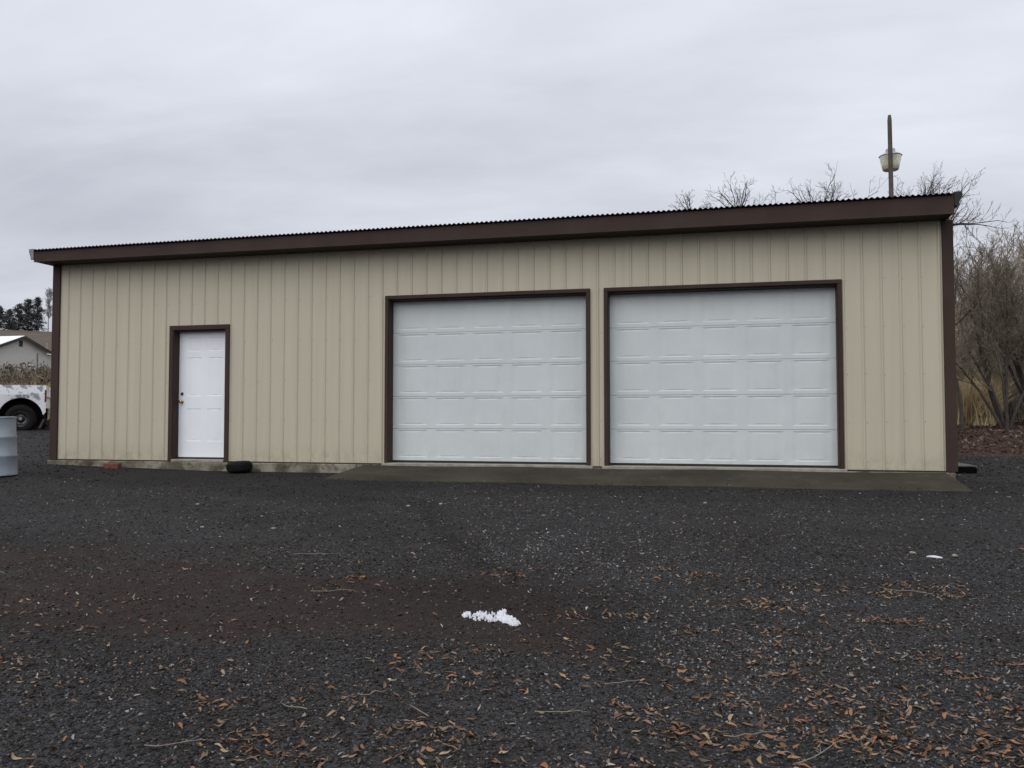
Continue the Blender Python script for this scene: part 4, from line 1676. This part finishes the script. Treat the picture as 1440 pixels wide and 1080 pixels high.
def conifer(ang, depth, top_h, wid, seed, lab):
    x, y = at(ang, depth)
    z = gz(x, y)
    t = empty('pine_tree', (x, y, z - .2))
    rr_ = np.random.default_rng(seed)
    segs_ = [(np.array((0, 0, 0.)), np.array((.1, 0, top_h * .97)), .22, .04)]
    C = []
    nl = int(top_h * 3.2)
    for i in range(nl):
        f_ = (i + .5) / nl
        zc = top_h * (.05 + .95 * f_)
        rad_ = wid * (.16 + .84 * (1 - f_) ** .7) * rr_.uniform(.35, 1.2)
        for j in range(5):
            a_ = rr_.uniform(0, 6.28)
            e_ = np.array((math.cos(a_) * rad_, math.sin(a_) * rad_, zc - .12 * rad_ + .1))
            o_ = np.array((0, 0, zc))
            segs_.append((o_, e_, .05, .02))
            nn = 20
            tt = rr_.uniform(.3, 1.05, nn)
            C.append(o_ + (e_ - o_) * tt[:, None] + rr_.normal(size=(nn, 3)) * (.30, .30, .20))
    C = np.concatenate(C)
    T_ = rr_.normal(size=(len(C), 3, 3)) * .16
    link('trunk', tubes_mesh('trunk', segs_, 5), 'bark', t)
    link('crown', fast_mesh('crown', (C[:, None] + T_).reshape(-1, 3), np.arange(3 * len(C)).reshape(-1, 3)), 'needle', t)
    tag(t, lab, 'tree', 'dark pines on the hill')


DH = 296
for ang, hgt_, wid, seed, lab in ((-44.50, 6.2, 3.0, 1, 'shortest dark pine on the hill, leftmost of four'), (-44.02, 8.0, 3.1, 2, 'dark pine on the hill, second from the left'),
                                  (-43.55, 9.6, 3.0, 3, 'dark pine on the hill, third from the left'), (-43.10, 10.4, 3.2, 4, 'tallest dark pine on the hill beside the pale poplar'),
                                  (-45.0, 7.0, 3.2, 5, 'dark pine on the hill beyond the left edge')):
    conifer(ang, DH, hgt_, wid, seed, lab)
x, y = at(-42.52, DH + 4)
bare_tree('poplar_tree', x, y, gz(x, y) + 14.2, 'tall pale leafless poplar on the hill beside the building corner', 'pale poplars on the hill',
          dict(CFG_STEM, rmin=.035, kids=[34, 8, 4], ang=[(14, 28), (15, 35), (20, 40)], len=[(.14, .26), (.3, .5), (.3, .6)], wob=[.02, .08, .1, .1]), 1, 71, 'poplar', 'poplar', lean=.02, rad=.2, hscale=1.7)
x, y = at(-42.1, DH + 6)
bare_tree('poplar_tree', x, y, gz(x, y) + 6.5, 'short pale leafless poplar half hidden by the building corner', 'pale poplars on the hill',
          dict(CFG_STEM, rmin=.03, kids=[24, 8, 4], ang=[(14, 28), (15, 35), (20, 40)], len=[(.14, .26), (.3, .5), (.3, .6)], wob=[.02, .08, .1, .1]), 1, 72, 'poplar', 'poplar', lean=.02, rad=.15, hscale=1.5)
# a pale shrub on the slope above the house
x, y = at(-42.95, 176)
t = empty('dry_shrub', (x, y, gz(x, y)))
rr = np.random.default_rng(301)
n_ = 2600
c_ = rr.normal(size=(n_, 3)) * (1.5, 1.5, .7)
c_[:, 2] = np.abs(c_[:, 2]) * 1.3
V_ = (c_[:, None] + rr.normal(size=(n_, 3, 3)) * .13).reshape(-1, 3)
M['pale_shrub'] = simple('pale_shrub', (.30, .25, .17), .9, 0, .3, 1)
link('foliage', fast_mesh('foliage', V_, np.arange(3 * n_).reshape(-1, 3)), 'pale_shrub', t)
segs = [(np.zeros(3), rr.normal(size=3) * (1, 1, .3) + (0, 0, 1.2), .05, .02) for _ in range(30)]
link('stem', tubes_mesh('stem', segs, 4), 'bark2', t)
tag(t, 'pale straw coloured shrub on the slope above the house roof', 'shrub')
